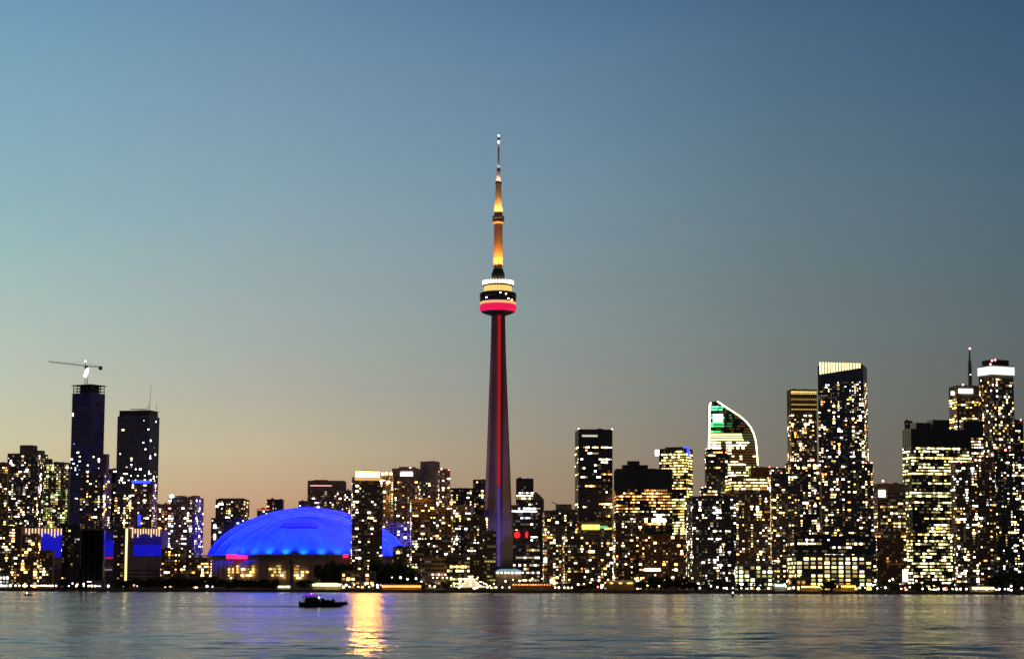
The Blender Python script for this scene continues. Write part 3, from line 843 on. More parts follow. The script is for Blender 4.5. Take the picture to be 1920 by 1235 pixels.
def construction_tower():
    Y = 2900
    root, info = b_('unfinished_tower', 'tall dark blue unfinished tower carrying the crane, left side of the skyline', 133, 192, 738, Y, -30, dr=.9, p=.006, dimp=0, tone='navy', pal=WHT, lv=(.5, .5, 0), vis=890, rows=((850, 890, .12),))
    wd, dp, H, cx, cy, bs = info
    zt = P(160, 721, Y).z - bs
    # open concrete floors at the top
    fr = MB()
    for z in (H + 4.2, H + 8): fr.box(-wd / 2, wd / 2, -dp / 2, dp / 2, z - .2, z + .2)
    fr.box(-wd * .25, wd * .3, -dp * .3, dp * .35, H + .01, zt - .8)
    for i in range(6):
        for s in (-1, 1):
            x = -wd / 2 + 1 + (wd - 2) * i / 5
            fr.box(x - .4, x + .4, s * (dp / 2 - 1) - .4, s * (dp / 2 - 1) + .4, H + .02, zt - .8)
    fr.build('concrete_frame', TONES['dark'], root)
    MB().box(-wd / 2 - 1, wd / 2 + 1.5, -dp / 2 - 1.5, dp / 2 + 1, zt - .79, zt + .2).build('formwork_deck', TONES['black'], root)
    MB().box(wd / 2 + .1, wd / 2 + 9, -4, -1, H - 14, H - 13).build('loading_deck', M_STEEL, root)
    root2, info2 = b_('unfinished_tower', 'second tall unfinished tower with thin poles on its flat roof', 219, 293, 781, Y, -14, dr=.7, p=.03, dimp=0, tone='slate', pal=WHT, lv=(.6, .4, 0), vis=900, rows=((870, 905, .22),))
    wd, dp, H, cx, cy, bs = info2
    zt = P(255, 769, Y).z - bs
    fr = MB(); fr.box(-wd * .46, wd * .46, -dp * .46, dp * .46, H + .01, zt - .6)
    fr.box(-wd * .47, wd * .5, -dp * .48, dp * .48, zt - .59, zt)
    fr.build('concrete_frame', TONES['black'], root2)
    pl = MB()
    a = P(280, 720, Y); lx = a.x - cx
    pl.bar((lx - 1, 0, zt), (lx + .8, 0, a.z - bs), .35, 5, .15)
    b = P(292.5, 755, Y); pl.bar((b.x - cx - .5, 0, zt - 8), (b.x - cx, 0, b.z - bs), .25, 5)
    for (x, y) in ((276, 757), (272, 762)):
        c = P(x, y, Y); pl.bar((c.x - cx - 1.5, 0, zt), (c.x - cx, 0, c.z - bs), .3, 5)
    c0, c1 = P(240, 764.5, Y), P(272, 765.5, Y)
    pl.bar((c0.x - cx, -1, c0.z - bs), (c1.x - cx, -1, c1.z - bs), .5, 5)
    for x in (258, 264): 
        c = P(x, 766, Y); pl.bar((c.x - cx, -1, zt), (c.x - cx, -1, c.z - bs), .5, 5)
    pl.build('placing_boom', M_STEEL, root2)
    # crane
    ZC = P(160, 721, Y).z + .25
    p0 = P(158, 721, Y); pt = P(159, 684, Y)
    cr = empty('tower_crane', (p0.x, Y + 12, ZC)); tag(cr, 'floodlit tower crane on top of the unfinished tower', 'crane')
    ox, oz = p0.x, ZC
    m = MB(); lattice(m, (0, 0, 0), (pt.x - ox, 0, pt.z - oz - 1), 3.2, 3.2, .22)
    m.build('mast', M_WHITEP, cr)
    cx_, cz_ = pt.x - ox, pt.z - oz
    j = P(88, 676, Y); k = P(189, 686.5, Y)
    m = MB(); lattice(m, (cx_, 0, cz_), (j.x - ox, 0, j.z - oz), 1.6, 2.6, .2); m.build('jib', M_STEEL, cr)
    m = MB(); lattice(m, (cx_, 0, cz_), (k.x - ox, 0, k.z - oz), 1.8, 2.6, .22); m.build('counter_jib', M_STEEL, cr)
    MB().box(k.x - ox - 5, k.x - ox - .5, -1.4, 1.4, k.z - oz - 3.6, k.z - oz + 1.2).build('counterweight', TONES['dark'], cr)
    MB().box(cx_ - 2.6, cx_ + 1.8, -2.2, 1.6, cz_ - 3.4, cz_ - .2).build('cab', TONES['dark'], cr)
    m = MB(); m.bar((cx_ - 1, 0, cz_), (cx_ - 1.5, 0, cz_ + 6), .5, 5, .3); m.bar((cx_ - 1.5, 0, cz_ + 6), (cx_ - 30, 0, cz_ + 3.9), .12, 4); m.bar((cx_ - 1.5, 0, cz_ + 6), (cx_ + 16, 0, cz_ + .5), .12, 4)
    m.build('apex', M_STEEL, cr)
    ball(MB(), (cx_ - 1.6, -.8, cz_ + 6.2), 1.5).build('beacon', emi('crane_beacon', (1, .7, .65), 3), cr, True)
    for (x, z, r) in ((.6, -9.5, 2.4), (2.0, -5.5, 1.9), (-1.0, -13.5, 2.0)):
        ball(MB(), (cx_ + x, -2.6, cz_ + z), r, 10, 6, 1.3).build('floodlight', emi('crane_floodlight', (1, 1, .78), 4), cr, True)


construction_tower()


# ------------------------------------------------------------------ the communications tower
def comm_tower():
    Y = 2600
    base = P(932, 1101, Y); X0 = P(933.5, 600, Y).x
    root = empty('communications_tower', (X0, Y, GZ)); tag(root, 'very tall tapering concrete tower with a round pod and a golden lit mast', 'tower')
    s = Y / FPX

    def Z(py): return P(934, py, Y).z - GZ
    conc = mat('tower_concrete', (0.22, 0.20, 0.19), .85, 0, .2, .03)
    legs = [R(a) for a in (222, 344, 104)]
    sh = MB(); levels = 40; n = 0; ring = []
    zt = Z(590)
    prof = [(1102, 33.5), (1060, 30), (1000, 27.5), (900, 23.5), (800, 19.5), (700, 15.7), (650, 13.9), (590, 12.6)]

    def leg_r(py):
        for (ya, ra), (yb, rb) in zip(prof, prof[1:]):
            if ya >= py >= yb: return (ra + (rb - ra) * (ya - py) / (ya - yb)) * s
        return prof[-1][1] * s
    for i in range(levels + 1):
        py = 1102 + (590 - 1102) * i / levels
        z = max(0, Z(py)); Rl = leg_r(py) * 1.06; rc = 7.3 + 1.6 * (1 - i / levels); hw = 2.6 + 1.6 * (1 - i / levels)
        pts = []
        for a in legs:
            d = Vector((math.cos(a), math.sin(a))); t = Vector((-d.y, d.x))
            for (r_, w_) in ((rc * .95, -hw * 1.15), (Rl, -hw * .8), (Rl, hw * .8), (rc * .95, hw * 1.15)):
                v = d * r_ + t * w_; pts.append((v.x, v.y, z))
            b = a + R(61); pts.append((rc * .9 * math.cos(b), rc * .9 * math.sin(b), z))
        ring.append(pts)
    m = MB(); k = len(ring[0])
    for pts in ring: m.v += pts
    for i in range(levels):
        for j in range(k):
            jn = (j + 1) % k
            m.f.append((i * k + j, i * k + jn, (i + 1) * k + jn, (i + 1) * k + j)); m.m.append(0)
    m.f.append(tuple(levels * k + j for j in range(k))); m.m.append(0)
    m.build('shaft', conc, root)
    # lift glass strip in the groove facing the lake: red above, violet below
    ga = R(284)
    d = Vector((math.cos(ga), math.sin(ga))); t = Vector((-d.y, d.x))

    def strip_(ya, yb, w0, name, mt):
        mm = MB(); N_ = 12
        for i in range(N_):
            za = Z(ya + (yb - ya) * i / N_) + .3; zb = Z(ya + (yb - ya) * (i + 1) / N_) - .05
            pa = leg_r(ya + (yb - ya) * i / N_)
            ro = 9.6
            c = d * ro
            o = [c - t * w0, c + t * w0, c + t * w0 - d * 3, c - t * w0 - d * 3]
            kk = len(mm.v)
            for zz in (za, zb): mm.v += [(p.x, p.y, zz) for p in o]
            for f in ((0, 1, 5, 4), (1, 2, 6, 5), (2, 3, 7, 6), (3, 0, 4, 7), (4, 5, 6, 7), (3, 2, 1, 0)):
                mm.f.append(tuple(kk + q for q in f)); mm.m.append(0)
        return mm.build(name, mt, root)
    strip_(912, 592, 1.5, 'lift_light', emi('red_led', (.85, .012, .025), .42))
    strip_(1062, 914, 1.6, 'lift_light', emi('violet_tower_led', (.10, .05, .42), .6))
    # pod, from below upwards
    def lat(name, prof_, mt, sm=True):
        return MB().lathe([(r * s, Z(py)) for (r, py) in prof_], 48).build(name, mt, root, sm)
    dk = mat('pod_dark_cladding', (.05, .05, .06), .4, .3)
    lat('pod_underside', [(12, 592), (20, 590), (29, 586.5), (32, 584.8)], dk)
    lat('radome', [(31, 584.8), (34.2, 582), (35.4, 578), (34.6, 573.5), (32.5, 571)], emi('pod_pink_light', (1, .01, .10), .85))
    lat('pod_light_ring', [(33, 571), (34, 569), (34, 567), (32, 566)], emi('pod_gold_ring_light', (1, .55, .25), .9))
    lat('observation_deck', [(32, 566), (34.5, 564.5), (34.5, 559), (33, 558.5), (33, 557.5), (34.8, 557), (34.8, 552), (33.5, 549.5), (27, 547.5)], dk)
    lat('upper_deck', [(27, 547.5), (26.6, 546.5), (26.6, 538), (25.8, 537)], emi('pod_yellow_deck_light', (1, .72, .20), .95))
    lat('pod_roof', [(25.8, 537), (29, 536), (29, 534.5), (22, 533), (12, 530), (11.5, 522)], conc)
    me = None
    for i in range(30):
        a = 2 * math.pi * i / 30
        mb = ball(MB(), (0, 0, 0), 1.25, 7, 5, 2.1)
        o = bpy.data.objects.new('ring_lamp', me) if me else mb.build('ring_lamp', emi('ring_lamp_light', (1, .88, .6), 4.5), root, True)
        if me: col.objects.link(o); o.parent = root
        me = o.data; o.location = (28 * s * math.cos(a), 28 * s * math.sin(a), Z(530.5))
    for (x, py) in ((-14, 561), (10, 555), (13, 563), (17, 565), (3, 553)):
        MB().box(-.9, .9, -.2, .2, -.6, .6).build('deck_window', wmat('cream', 0), root, False, (x, -math.sqrt((34.9 * s) ** 2 - x * x) - .1, Z(py)))
    # collars and mast sections
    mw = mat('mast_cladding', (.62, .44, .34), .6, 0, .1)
    lat('mast_collar', [(11.5, 522), (12.5, 520), (12.5, 512), (10.5, 511), (10.5, 506), (8.6, 505)], dk)
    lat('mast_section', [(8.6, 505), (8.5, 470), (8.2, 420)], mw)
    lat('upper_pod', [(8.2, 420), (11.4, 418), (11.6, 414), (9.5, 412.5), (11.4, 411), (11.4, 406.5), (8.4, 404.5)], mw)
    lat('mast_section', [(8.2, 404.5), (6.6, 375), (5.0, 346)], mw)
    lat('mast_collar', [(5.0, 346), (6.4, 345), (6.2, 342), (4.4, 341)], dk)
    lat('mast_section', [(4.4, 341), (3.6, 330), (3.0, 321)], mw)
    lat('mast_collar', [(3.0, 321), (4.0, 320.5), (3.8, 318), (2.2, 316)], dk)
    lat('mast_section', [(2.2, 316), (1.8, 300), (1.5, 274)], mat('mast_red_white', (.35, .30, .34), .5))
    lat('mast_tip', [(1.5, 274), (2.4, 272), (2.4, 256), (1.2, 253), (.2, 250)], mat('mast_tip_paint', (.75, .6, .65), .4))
    for (py, r_, x, st) in ((267, 1.5, 0, 5), (255, 1.1, 0, 3)):
        ball(MB(), (x, -1.8, Z(py)), r_, 8, 6, 1.3).build('beacon', emi('mast_beacon', (1, .75, .8), 4), root, True)
    # flood lights washing the mast sections upwards and the shaft
    gold = (1, .58, .16)

    def ringspots(py, rad, reach, power, color, aims=(200, 250, 290, 340), size=50):
        for a in aims:
            a = R(a); x, y = X0 + rad * s * math.cos(a), Y + rad * s * math.sin(a); z = Z(py) + GZ
            spot('mast_floodlight', (x, y, z), (X0 + 1 * math.cos(a), Y + 1 * math.sin(a), z + reach), power, color, size, .8, .4)
    ringspots(509, 15, 50, 170000, (1, .38, .05), size=40)
    ringspots(405, 13, 28, 75000, (1, .52, .12), size=44)
    ringspots(344, 8.0, 10, 9000, (1, .75, .6))
    ringspots(319, 5.6, 8, 3500, (1, .85, .7))
    for (px, dy, col_, pw, tgt) in ((880, -90, (.16, .07, 1), 260000, 800), (890, -60, (.22, .10, 1), 130000, 980), (985, -110, (1, .60, .36), 75000, 1010)):
        p = P(px, 1090, Y + dy)
        q = P(933, tgt, Y)
        spot('tower_floodlight', (p.x, Y + dy, GZ + 26), (X0, Y, q.z), pw, col_, 34, .9, 1.0)


comm_tower()


# ------------------------------------------------------------------ domed stadium with blue floodlit roof
def stadium():
    Yc = 2640
    rim = P(578, 1040, Yc - 100).z
    c = P(578, 1040, Yc)
    s = Yc / FPX
    Rr = 187 * s; Hh = 91 * s
    root = empty('stadium', (c.x, Yc, GZ)); tag(root, 'domed stadium with its roof floodlit bright blue', 'stadium')
    rz = rim - GZ
    white = mat('stadium_roof_floodlit_blue', (.12, .21, .50), .5, 0, .18, .06)  # pale roof with the floodlights' blue mixed into its base colour

    def f(u): return max(0.0, 1 - abs(u) ** 1.8) ** .62
    n = 48
    us = [math.sin(math.pi / 2 * (-1 + 2 * i / n)) for i in range(n + 1)]

    def arch(k, kh, y0, y1, name):
        m = MB()
        pts = [(u * Rr * k, rz + Hh * kh * f(u)) for u in us]
        m.prism(pts[::-1], y0, y1)
        # raised seams
        for yy in range(int(y0) + 8, int(y1) - 2, 12):
            pp = [(u * Rr * k * 1.004, rz + (Hh * kh + .5) * f(u)) for u in us]
            kk = len(m.v)
            for y in (yy, yy + .8): m.v += [(x, y, z) for x, z in pp]
            for i in range(n): m.f.append((kk + i, kk + i + 1, kk + n + 2 + i, kk + n + 1 + i)); m.m.append(0)
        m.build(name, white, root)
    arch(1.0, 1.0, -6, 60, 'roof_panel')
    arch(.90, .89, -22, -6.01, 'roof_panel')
    for (k_, kh_, yy_) in ((.985, .985, -6.4), (.955, .95, -6.6), (.885, .875, -22.5), (.845, .83, -22.8)):
        rb = MB(); pp = [(u * Rr * k_, yy_, rz + Hh * kh_ * f(u)) for u in us[1:-1]]
        for p0_, p1_ in zip(pp, pp[1:]): rb.bar(p0_, p1_, .55, 5)
        rb.build('arch_rib', mat('rib_white_paint', (.36, .42, .6), .5), root)
    # front quarter dome, nested lower
    m = MB(); k = .80; kh = .775; na, nr = 40, 12
    for j in range(nr + 1):
        r = math.sin(math.pi / 2 * j / nr)
        for i in range(na + 1):
            a = math.pi + math.pi * i / na
            m.v.append((Rr * k * r * math.cos(a), -22.01 + Rr * .8 * r * math.sin(a), rz + Hh * kh * f(r) + (1.3 if i % 5 == 0 else 0)))
    for j in range(nr):
        for i in range(na):
            a0 = j * (na + 1) + i
            m.f.append((a0, a0 + na + 1, a0 + na + 2, a0 + 1)); m.m.append(0)
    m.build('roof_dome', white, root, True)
    for mi_ in range(11):
        a = math.pi * (1 + (mi_ + .5) / 11); rb = MB(); pp = []
        for j in range(11):
            r = .25 + .74 * j / 10; pp.append((Rr * k * r * math.cos(a), -22.01 + Rr * .8 * r * math.sin(a), rz + Hh * kh * f(r) + .9))
        for p0_, p1_ in zip(pp, pp[1:]): rb.bar(p0_, p1_, .3, 4)
        rb.build('dome_rib', mat('rib_white_paint', (.36, .42, .6), .5), root)
    # dark strip laid on as painted shading high on the front dome
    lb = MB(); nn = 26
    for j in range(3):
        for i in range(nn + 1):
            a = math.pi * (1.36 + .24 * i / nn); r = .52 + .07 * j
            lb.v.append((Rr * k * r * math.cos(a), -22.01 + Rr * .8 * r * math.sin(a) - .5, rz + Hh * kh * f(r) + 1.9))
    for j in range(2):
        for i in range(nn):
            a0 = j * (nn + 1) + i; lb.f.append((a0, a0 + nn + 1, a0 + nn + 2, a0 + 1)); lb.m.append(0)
    lb.build('dome_shade_band', mat('dome_shade_grey', (.10, .09, .13), .7), root)
    # concrete bowl
    wall = mat('stadium_concrete', (.42, .30, .25), .85, 0, .15, .05)
    b = MB()
    b.lathe([(Rr * .985, 0), (Rr * .985, rz - .8), (Rr * 1.005, rz - .8), (Rr * 1.005, rz - .02), (Rr * .2, rz)], 64)
    for i in range(64):
        a = 2 * math.pi * i / 64
        x, y = Rr * .992 * math.cos(a), Rr * .992 * math.sin(a)
        b.bar((x, y, 0), (x, y, rz - .9), .7, 4)
    b.build('bowl_wall', wall, root)
    # deck that carries the roof edge lights
    e = MB()
    e.lathe([(Rr * 1.01, rz - .6), (Rr * 1.035, rz - .6), (Rr * 1.035, rz + .6), (Rr * 1.01, rz + .6), (Rr * 1.01, rz - .6)], 64, a0=math.pi, a1=2 * math.pi)
    e.build('rim_gutter', mat('rim_blue_paint', (.3, .4, .6), .5), root)
    # signs
    for (xa, xb, ya, yb) in ((425, 465, 1038.5, 1047.5), (645, 655, 1039, 1045)):
        a, q = P(xa, ya, Yc - 100), P(xb, yb, Yc - 100)
        xm = (a.x + q.x) / 2 - c.x
        yy = -math.sqrt(max(0, (Rr * 1.0) ** 2 - xm * xm)) - 5.5
        sb = MB().box(a.x - c.x, q.x - c.x, yy - .6, yy, q.z - GZ, a.z - GZ)
        o = sb.build('sign', emi('pink_sign_light', (1, .02, .16), 1.5), root)
    # windows
    rnd = random.Random(5)
    for (xa, xb) in ((423, 437), (441, 449), (455, 480), (506, 540), (553, 583)):
        x = xa
        while x < xb:
            for y in (1061, 1066.5, 1072, 1078, 1083):
                if rnd.random() < (.55 if 1062 < y < 1080 else .2):
                    p = P(x, y, Yc - 100); lx = p.x - c.x
                    ang = -math.acos(max(-1, min(1, lx / Rr)))
                    o = bpy.data.objects.new('lit_window', unit_pane(wmat(rnd.choice(('cream', 'yellow', 'gold')), rnd.choice((0, 1, 1, 2, 2))))); col.objects.link(o); o.parent = root
                    o.location = (Rr * 1.004 * math.cos(ang), Rr * 1.004 * math.sin(ang), p.z - GZ); o.rotation_euler.z = ang + math.pi / 2
                    o.scale = (rnd.uniform(2, 3.6), 1, rnd.uniform(1.4, 2.4))
            x += 4.4
    # blue floods: unseen spots hung high out front, throwing down across the roof, and small ones on the rim itself
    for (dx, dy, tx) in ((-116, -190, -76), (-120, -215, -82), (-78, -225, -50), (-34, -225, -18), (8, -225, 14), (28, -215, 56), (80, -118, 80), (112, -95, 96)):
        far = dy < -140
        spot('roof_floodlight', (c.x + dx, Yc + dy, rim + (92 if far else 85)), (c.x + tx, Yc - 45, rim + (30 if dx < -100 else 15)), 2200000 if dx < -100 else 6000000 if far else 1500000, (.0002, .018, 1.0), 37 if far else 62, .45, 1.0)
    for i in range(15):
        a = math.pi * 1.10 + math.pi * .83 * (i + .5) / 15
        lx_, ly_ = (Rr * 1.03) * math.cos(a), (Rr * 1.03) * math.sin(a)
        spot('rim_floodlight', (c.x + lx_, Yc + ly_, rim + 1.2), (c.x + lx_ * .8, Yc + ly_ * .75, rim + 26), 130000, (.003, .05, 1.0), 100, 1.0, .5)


stadium()


# slim concrete column standing in front of the stadium
p = P(547, 1100, 2150)
cr = empty('light_column', (p.x, 2150, GZ)); tag(cr, 'slim dark concrete column with a round head in front of the stadium wall', 'column')
zt = P(547, 1046, 2150).z - GZ
MB().lathe([(2.6, 0), (2.6, 1), (2.0, 1.2), (1.9, zt - 6), (2.0, zt - 5.8)], 16).build('shaft', TONES['dark'], cr, True)
MB().lathe([(2.0, zt - 5.8), (3.3, zt - 5), (3.6, zt - 2.4), (3.0, zt - .4), (.1, zt)], 16).build('head', TONES['dark'], cr, True)


# ------------------------------------------------------------------ blue-lit hall on the left with golden fins
def hall():
    Y = 2450
    A, B = P(30, 990, Y), P(303, 990, Y)
    cx = (A.x + B.x) / 2; W = B.x - A.x
    root = empty('exhibition_hall', (cx, Y + 25, GZ)); tag(root, 'long hall with a blue-lit upper wall under a row of golden fins, far left shore', 'building')

    def LX(px): return P(px, 1040, Y).x - cx

    def LZ(py, px=160): return P(px, py, Y).z - GZ
    MB().box(-W / 2, W / 2, -25, 25, 0, LZ(990)).build('wall', TONES['purple'], root)
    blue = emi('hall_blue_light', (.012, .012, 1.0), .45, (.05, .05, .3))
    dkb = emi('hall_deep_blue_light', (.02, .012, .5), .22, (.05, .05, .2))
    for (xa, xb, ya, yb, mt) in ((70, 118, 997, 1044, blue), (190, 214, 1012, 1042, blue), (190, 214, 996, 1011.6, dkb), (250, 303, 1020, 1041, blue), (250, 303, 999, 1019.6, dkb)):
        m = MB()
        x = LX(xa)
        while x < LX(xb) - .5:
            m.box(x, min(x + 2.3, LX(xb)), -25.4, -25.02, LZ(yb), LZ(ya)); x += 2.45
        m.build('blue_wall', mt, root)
    fin = emi('fin_light', (1, .62, .34), 1.6)
    for xs in (range(36, 120, 6), range(248, 302, 5)):
        for x in xs:
            h = random.uniform(8, 17) if x != 36 else 14
            MB().box(LX(x) - .45, LX(x) + .45, -27.2, -25.9, LZ(990.5 + h), LZ(990.5)).build('lit_fin', fin, root)
    MB().box(LX(197), LX(212), -26.2, -25.5, LZ(1046.5), LZ(1043.5)).build('sign', emi('pink_soft_sign_light', (1, .02, .2), .5), root)
    MB().box(LX(190), LX(211), -26.2, -25.6, LZ(1068), LZ(1066.5)).build('light_strip', emi('mauve_strip', (.8, .6, .9), .5), root)
    w = MB(); rnd = random.Random(11)
    for i in range(60):
        for j in range(5):
            x = -W / 2 + 2 + i * (W - 4) / 60
            w.box(x, x + 1.7, -25.1, -25.01, 3 + j * 4.2, 5 + j * 4.2)
    tag(w.build('window', M_GLASS, root), kind='stuff')
    for (px, yb, l, wdt, st) in ((37, 1092, 'tall golden light column of small lamps at the far left', 1.9, 2.0), (236.5, 1088, 'tall solid yellow light column right of the grain silos', 1.7, 3.2)):
        a = P(px, 990, 2400)
        c = empty('light_column', (a.x, 2400, GZ)); tag(c, l, 'column')
        H = a.z - GZ; zb = P(px, yb, 2400).z - GZ
        MB().box(-2.6, 2.6, 1.3, 3.4, 0, H + .6).build('column_core', TONES['dark'], c)
        if wdt > 1.8:
            z = zb; k = 0
            while z < H - 2:
                MB().box(-wdt * 1.1, wdt * 1.1, .1, 1.2, z, z + 1.5).build('column_lamp', emi('column_lamp_light', (1, .68, .28), 3), c); z += 2.5
        else: MB().box(-wdt, wdt, .1, 1.2, zb, H).build('column_light', emi('column_yellow_light', (1, .85, .30), 1.8), c)


hall()


# grain silos
def silos():
    Y = 2250
    A, B = P(148, 992, Y), P(191, 992, Y)
    root = empty('grain_silo', ((A.x + B.x) / 2, Y + 12, GZ)); tag(root, 'black windowless bank of concrete grain silos on the left shore', 'silo')
    W = B.x - A.x; H = A.z - GZ; n = 4; r = W / n / 2
    for i in range(n):
        x = -W / 2 + r + 2 * r * i
        m = MB()
        m.lathe([(r * .995, 0), (r * .995, H - 1.5), (r * 1.0, H - 1.5), (r * 1.0, H), (.1, H + .2)], 28, (x, 0))
        m.build('silo_cylinder', TONES['black'], root, True)
    MB().box(-W / 2 + 1, W / 2 - 1, r * .5, 16, 0, H - .5).build('silo_house', TONES['black'], root)
    MB().box(-W / 2 - 14, -W / 2 - .05, -4, 14, 0, H * .35).build('annex', TONES['black'], root)
    MB().box(2, W / 2 + 4, -r - 9, -r - .2, 0, 9).build('loading_shed', TONES['dark'], root)
    for (x, z) in ((-2, 10.5), (8, 6)):
        MB().box(x, x + 4.5, -r - 9.5, -r - 9.02, z - 3.4, z - 2.6).build('lamp', wmat('cool', 1), root)


silos()


# ------------------------------------------------------------------ shore things
# lit tent
def tent():
    Y = 2040
    c = P(882, 1106, Y)
    root = empty('marquee_tent', (c.x, Y + 8, GZ)); tag(root, 'peaked white tent strung with lights on the quay left of the tower foot', 'tent')
    s = Y / FPX
    ap = (P(884, 1079, Y).z - GZ)
    n = 12; rr = 21
    m = MB()
    rim = [(rr * math.cos(2 * math.pi * i / n), 7 * math.sin(2 * math.pi * i / n), 2.6 + .5 * (i % 2)) for i in range(n)]
    mid = [(rr * .45 * math.cos(2 * math.pi * i / n), 7 * .45 * math.sin(2 * math.pi * i / n), 5.2) for i in range(n)]
    for i in range(n):
        j = (i + 1) % n
        m.quad([rim[i], rim[j], mid[j], mid[i]]); m.quad([mid[i], mid[j], (0, 0, ap)])
    m.build('canopy', emi('tent_glow', (1, .78, .45), .55, (.7, .68, .62)), root)
    me = None
    for i in range(n):
        MB().bar((rim[i][0], rim[i][1], 0), rim[i], .12, 5).build('pole', M_STEEL, root)
    for i in range(n):
        for t in (.12, .3, .5, .7, .9):
            p_ = Vector(rim[i]).lerp(Vector((0, 0, ap)), t); p_.z += -.6 + 2.0 * abs(t - .5)
            b_m = ball(MB(), (0, 0, 0), .42, 6, 4)
            if me: o = bpy.data.objects.new('festoon_lamp', me); col.objects.link(o); o.parent = root
            else: o = b_m.build('festoon_lamp', wmat('cream', 0), root, True); me = o.data
            o.location = p_ + Vector((0, -.3, .5))


tent()


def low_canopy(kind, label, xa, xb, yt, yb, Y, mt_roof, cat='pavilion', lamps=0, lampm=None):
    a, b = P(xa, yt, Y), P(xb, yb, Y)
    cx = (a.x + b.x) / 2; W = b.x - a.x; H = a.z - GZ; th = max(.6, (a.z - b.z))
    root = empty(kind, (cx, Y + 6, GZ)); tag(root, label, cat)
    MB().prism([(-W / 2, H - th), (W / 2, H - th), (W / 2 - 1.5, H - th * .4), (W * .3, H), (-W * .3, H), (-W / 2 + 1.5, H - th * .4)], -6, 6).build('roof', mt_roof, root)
    n = max(2, int(W / 6))
    for i in range(n + 1):
        x = -W / 2 + .5 + (W - 1) * i / n
        MB().bar((x, -5.4, 0), (x, -5.4, H - th), .25, 6).build('post', M_STEEL, root)
    MB().box(-W / 2 + 1, W / 2 - 1, -2, 5, 0, H - th - .02).build('wall', TONES['brown'], root)
    for i in range(lamps):
        x = -W / 2 + 1 + (W - 2) * (i + .5) / lamps
        MB().box(x - W / lamps * random.uniform(.12, .34), x + W / lamps * random.uniform(.12, .34), -6.5, -6.1, H - th - .9, H - th + .2).build('eave_lamp', lampm, root)
    return root


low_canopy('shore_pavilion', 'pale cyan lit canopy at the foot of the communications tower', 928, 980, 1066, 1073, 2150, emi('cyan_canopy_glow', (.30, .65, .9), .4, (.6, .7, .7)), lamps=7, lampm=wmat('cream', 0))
low_canopy('shore_pavilion', 'long low terrace with a string of orange lamps right of the gold-crowned tower', 714, 792, 1094, 1098, 2030, TONES['brown'], lamps=17, lampm=wmat('orange', 0))
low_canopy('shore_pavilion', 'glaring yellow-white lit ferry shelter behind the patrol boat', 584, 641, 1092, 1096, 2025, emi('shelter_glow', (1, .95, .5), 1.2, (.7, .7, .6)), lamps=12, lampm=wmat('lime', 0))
low_canopy('shore_pavilion', 'low terrace with one long thin orange light line right of the cyan canopy', 958, 1036, 1091, 1095, 2030, TONES['brown'], lamps=14, lampm=wmat('orange', 1))
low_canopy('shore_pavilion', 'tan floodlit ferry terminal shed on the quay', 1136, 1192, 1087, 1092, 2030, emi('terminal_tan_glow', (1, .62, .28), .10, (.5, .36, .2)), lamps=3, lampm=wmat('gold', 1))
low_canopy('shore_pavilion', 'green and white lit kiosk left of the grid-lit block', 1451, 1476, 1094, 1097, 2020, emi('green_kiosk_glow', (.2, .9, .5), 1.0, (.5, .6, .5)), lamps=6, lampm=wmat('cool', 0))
low_canopy('shore_pavilion', 'cream lit quay shelter near the right edge', 1820, 1866, 1098, 1102, 2020, M_WHITEP, lamps=12, lampm=wmat('cream', 0))
low_canopy('shore_pavilion', 'amber lit quay terrace in front of the grid-lit low block, left half', 1500, 1542, 1096, 1099, 2020, TONES['brown'], lamps=9, lampm=wmat('gold', 0))
low_canopy('shore_pavilion', 'amber lit quay terrace in front of the grid-lit low block, right half', 1562, 1606, 1094, 1098, 2020, TONES['brown'], lamps=10, lampm=wmat('gold', 0))
low_canopy('shore_pavilion', 'white lit glass shelter in front of the small lit stadium windows', 519, 546, 1096, 1099, 2020, M_WHITEP, lamps=5, lampm=wmat('lime', 0))

# bright advertising panel by the big yellow-rowed block
a, b = P(1692, 1067, 2120), P(1702, 1090, 2120)
c = empty('lit_panel', ((a.x + b.x) / 2, 2120, GZ)); tag(c, 'dazzling white upright light panel at the foot of the yellow-rowed block', 'sign')
wv = (b.x - a.x) / 2
MB().box(-wv, wv, -.5, 0, b.z - GZ, a.z - GZ).build('panel', emi('white_panel_light', (1, 1, .96), 2.0), c)
MB().box(-wv + .3, -wv + .8, .02, .5, 0, b.z - GZ + 1).box(wv - .8, wv - .3, .02, .5, 0, b.z - GZ + 1).build('post', M_STEEL, c)

# red lantern light cluster
def lamp_proto(name, label, h, color, strength, rad, group, arm=False):
    r = empty(name, (0, 0, 0)); tag(r, label, 'lamp', group)
    MB().lathe([(.22, 0), (.2, .5), (.1, .6), (.08, h - .2)], 8).build('post', M_STEEL, r, True)
    ball(MB(), (0, 0, h + rad * .7), rad, 8, 6).build('lamp_head', emi(name + '_' + color + '_light', WC[color], strength), r, True)
    return r


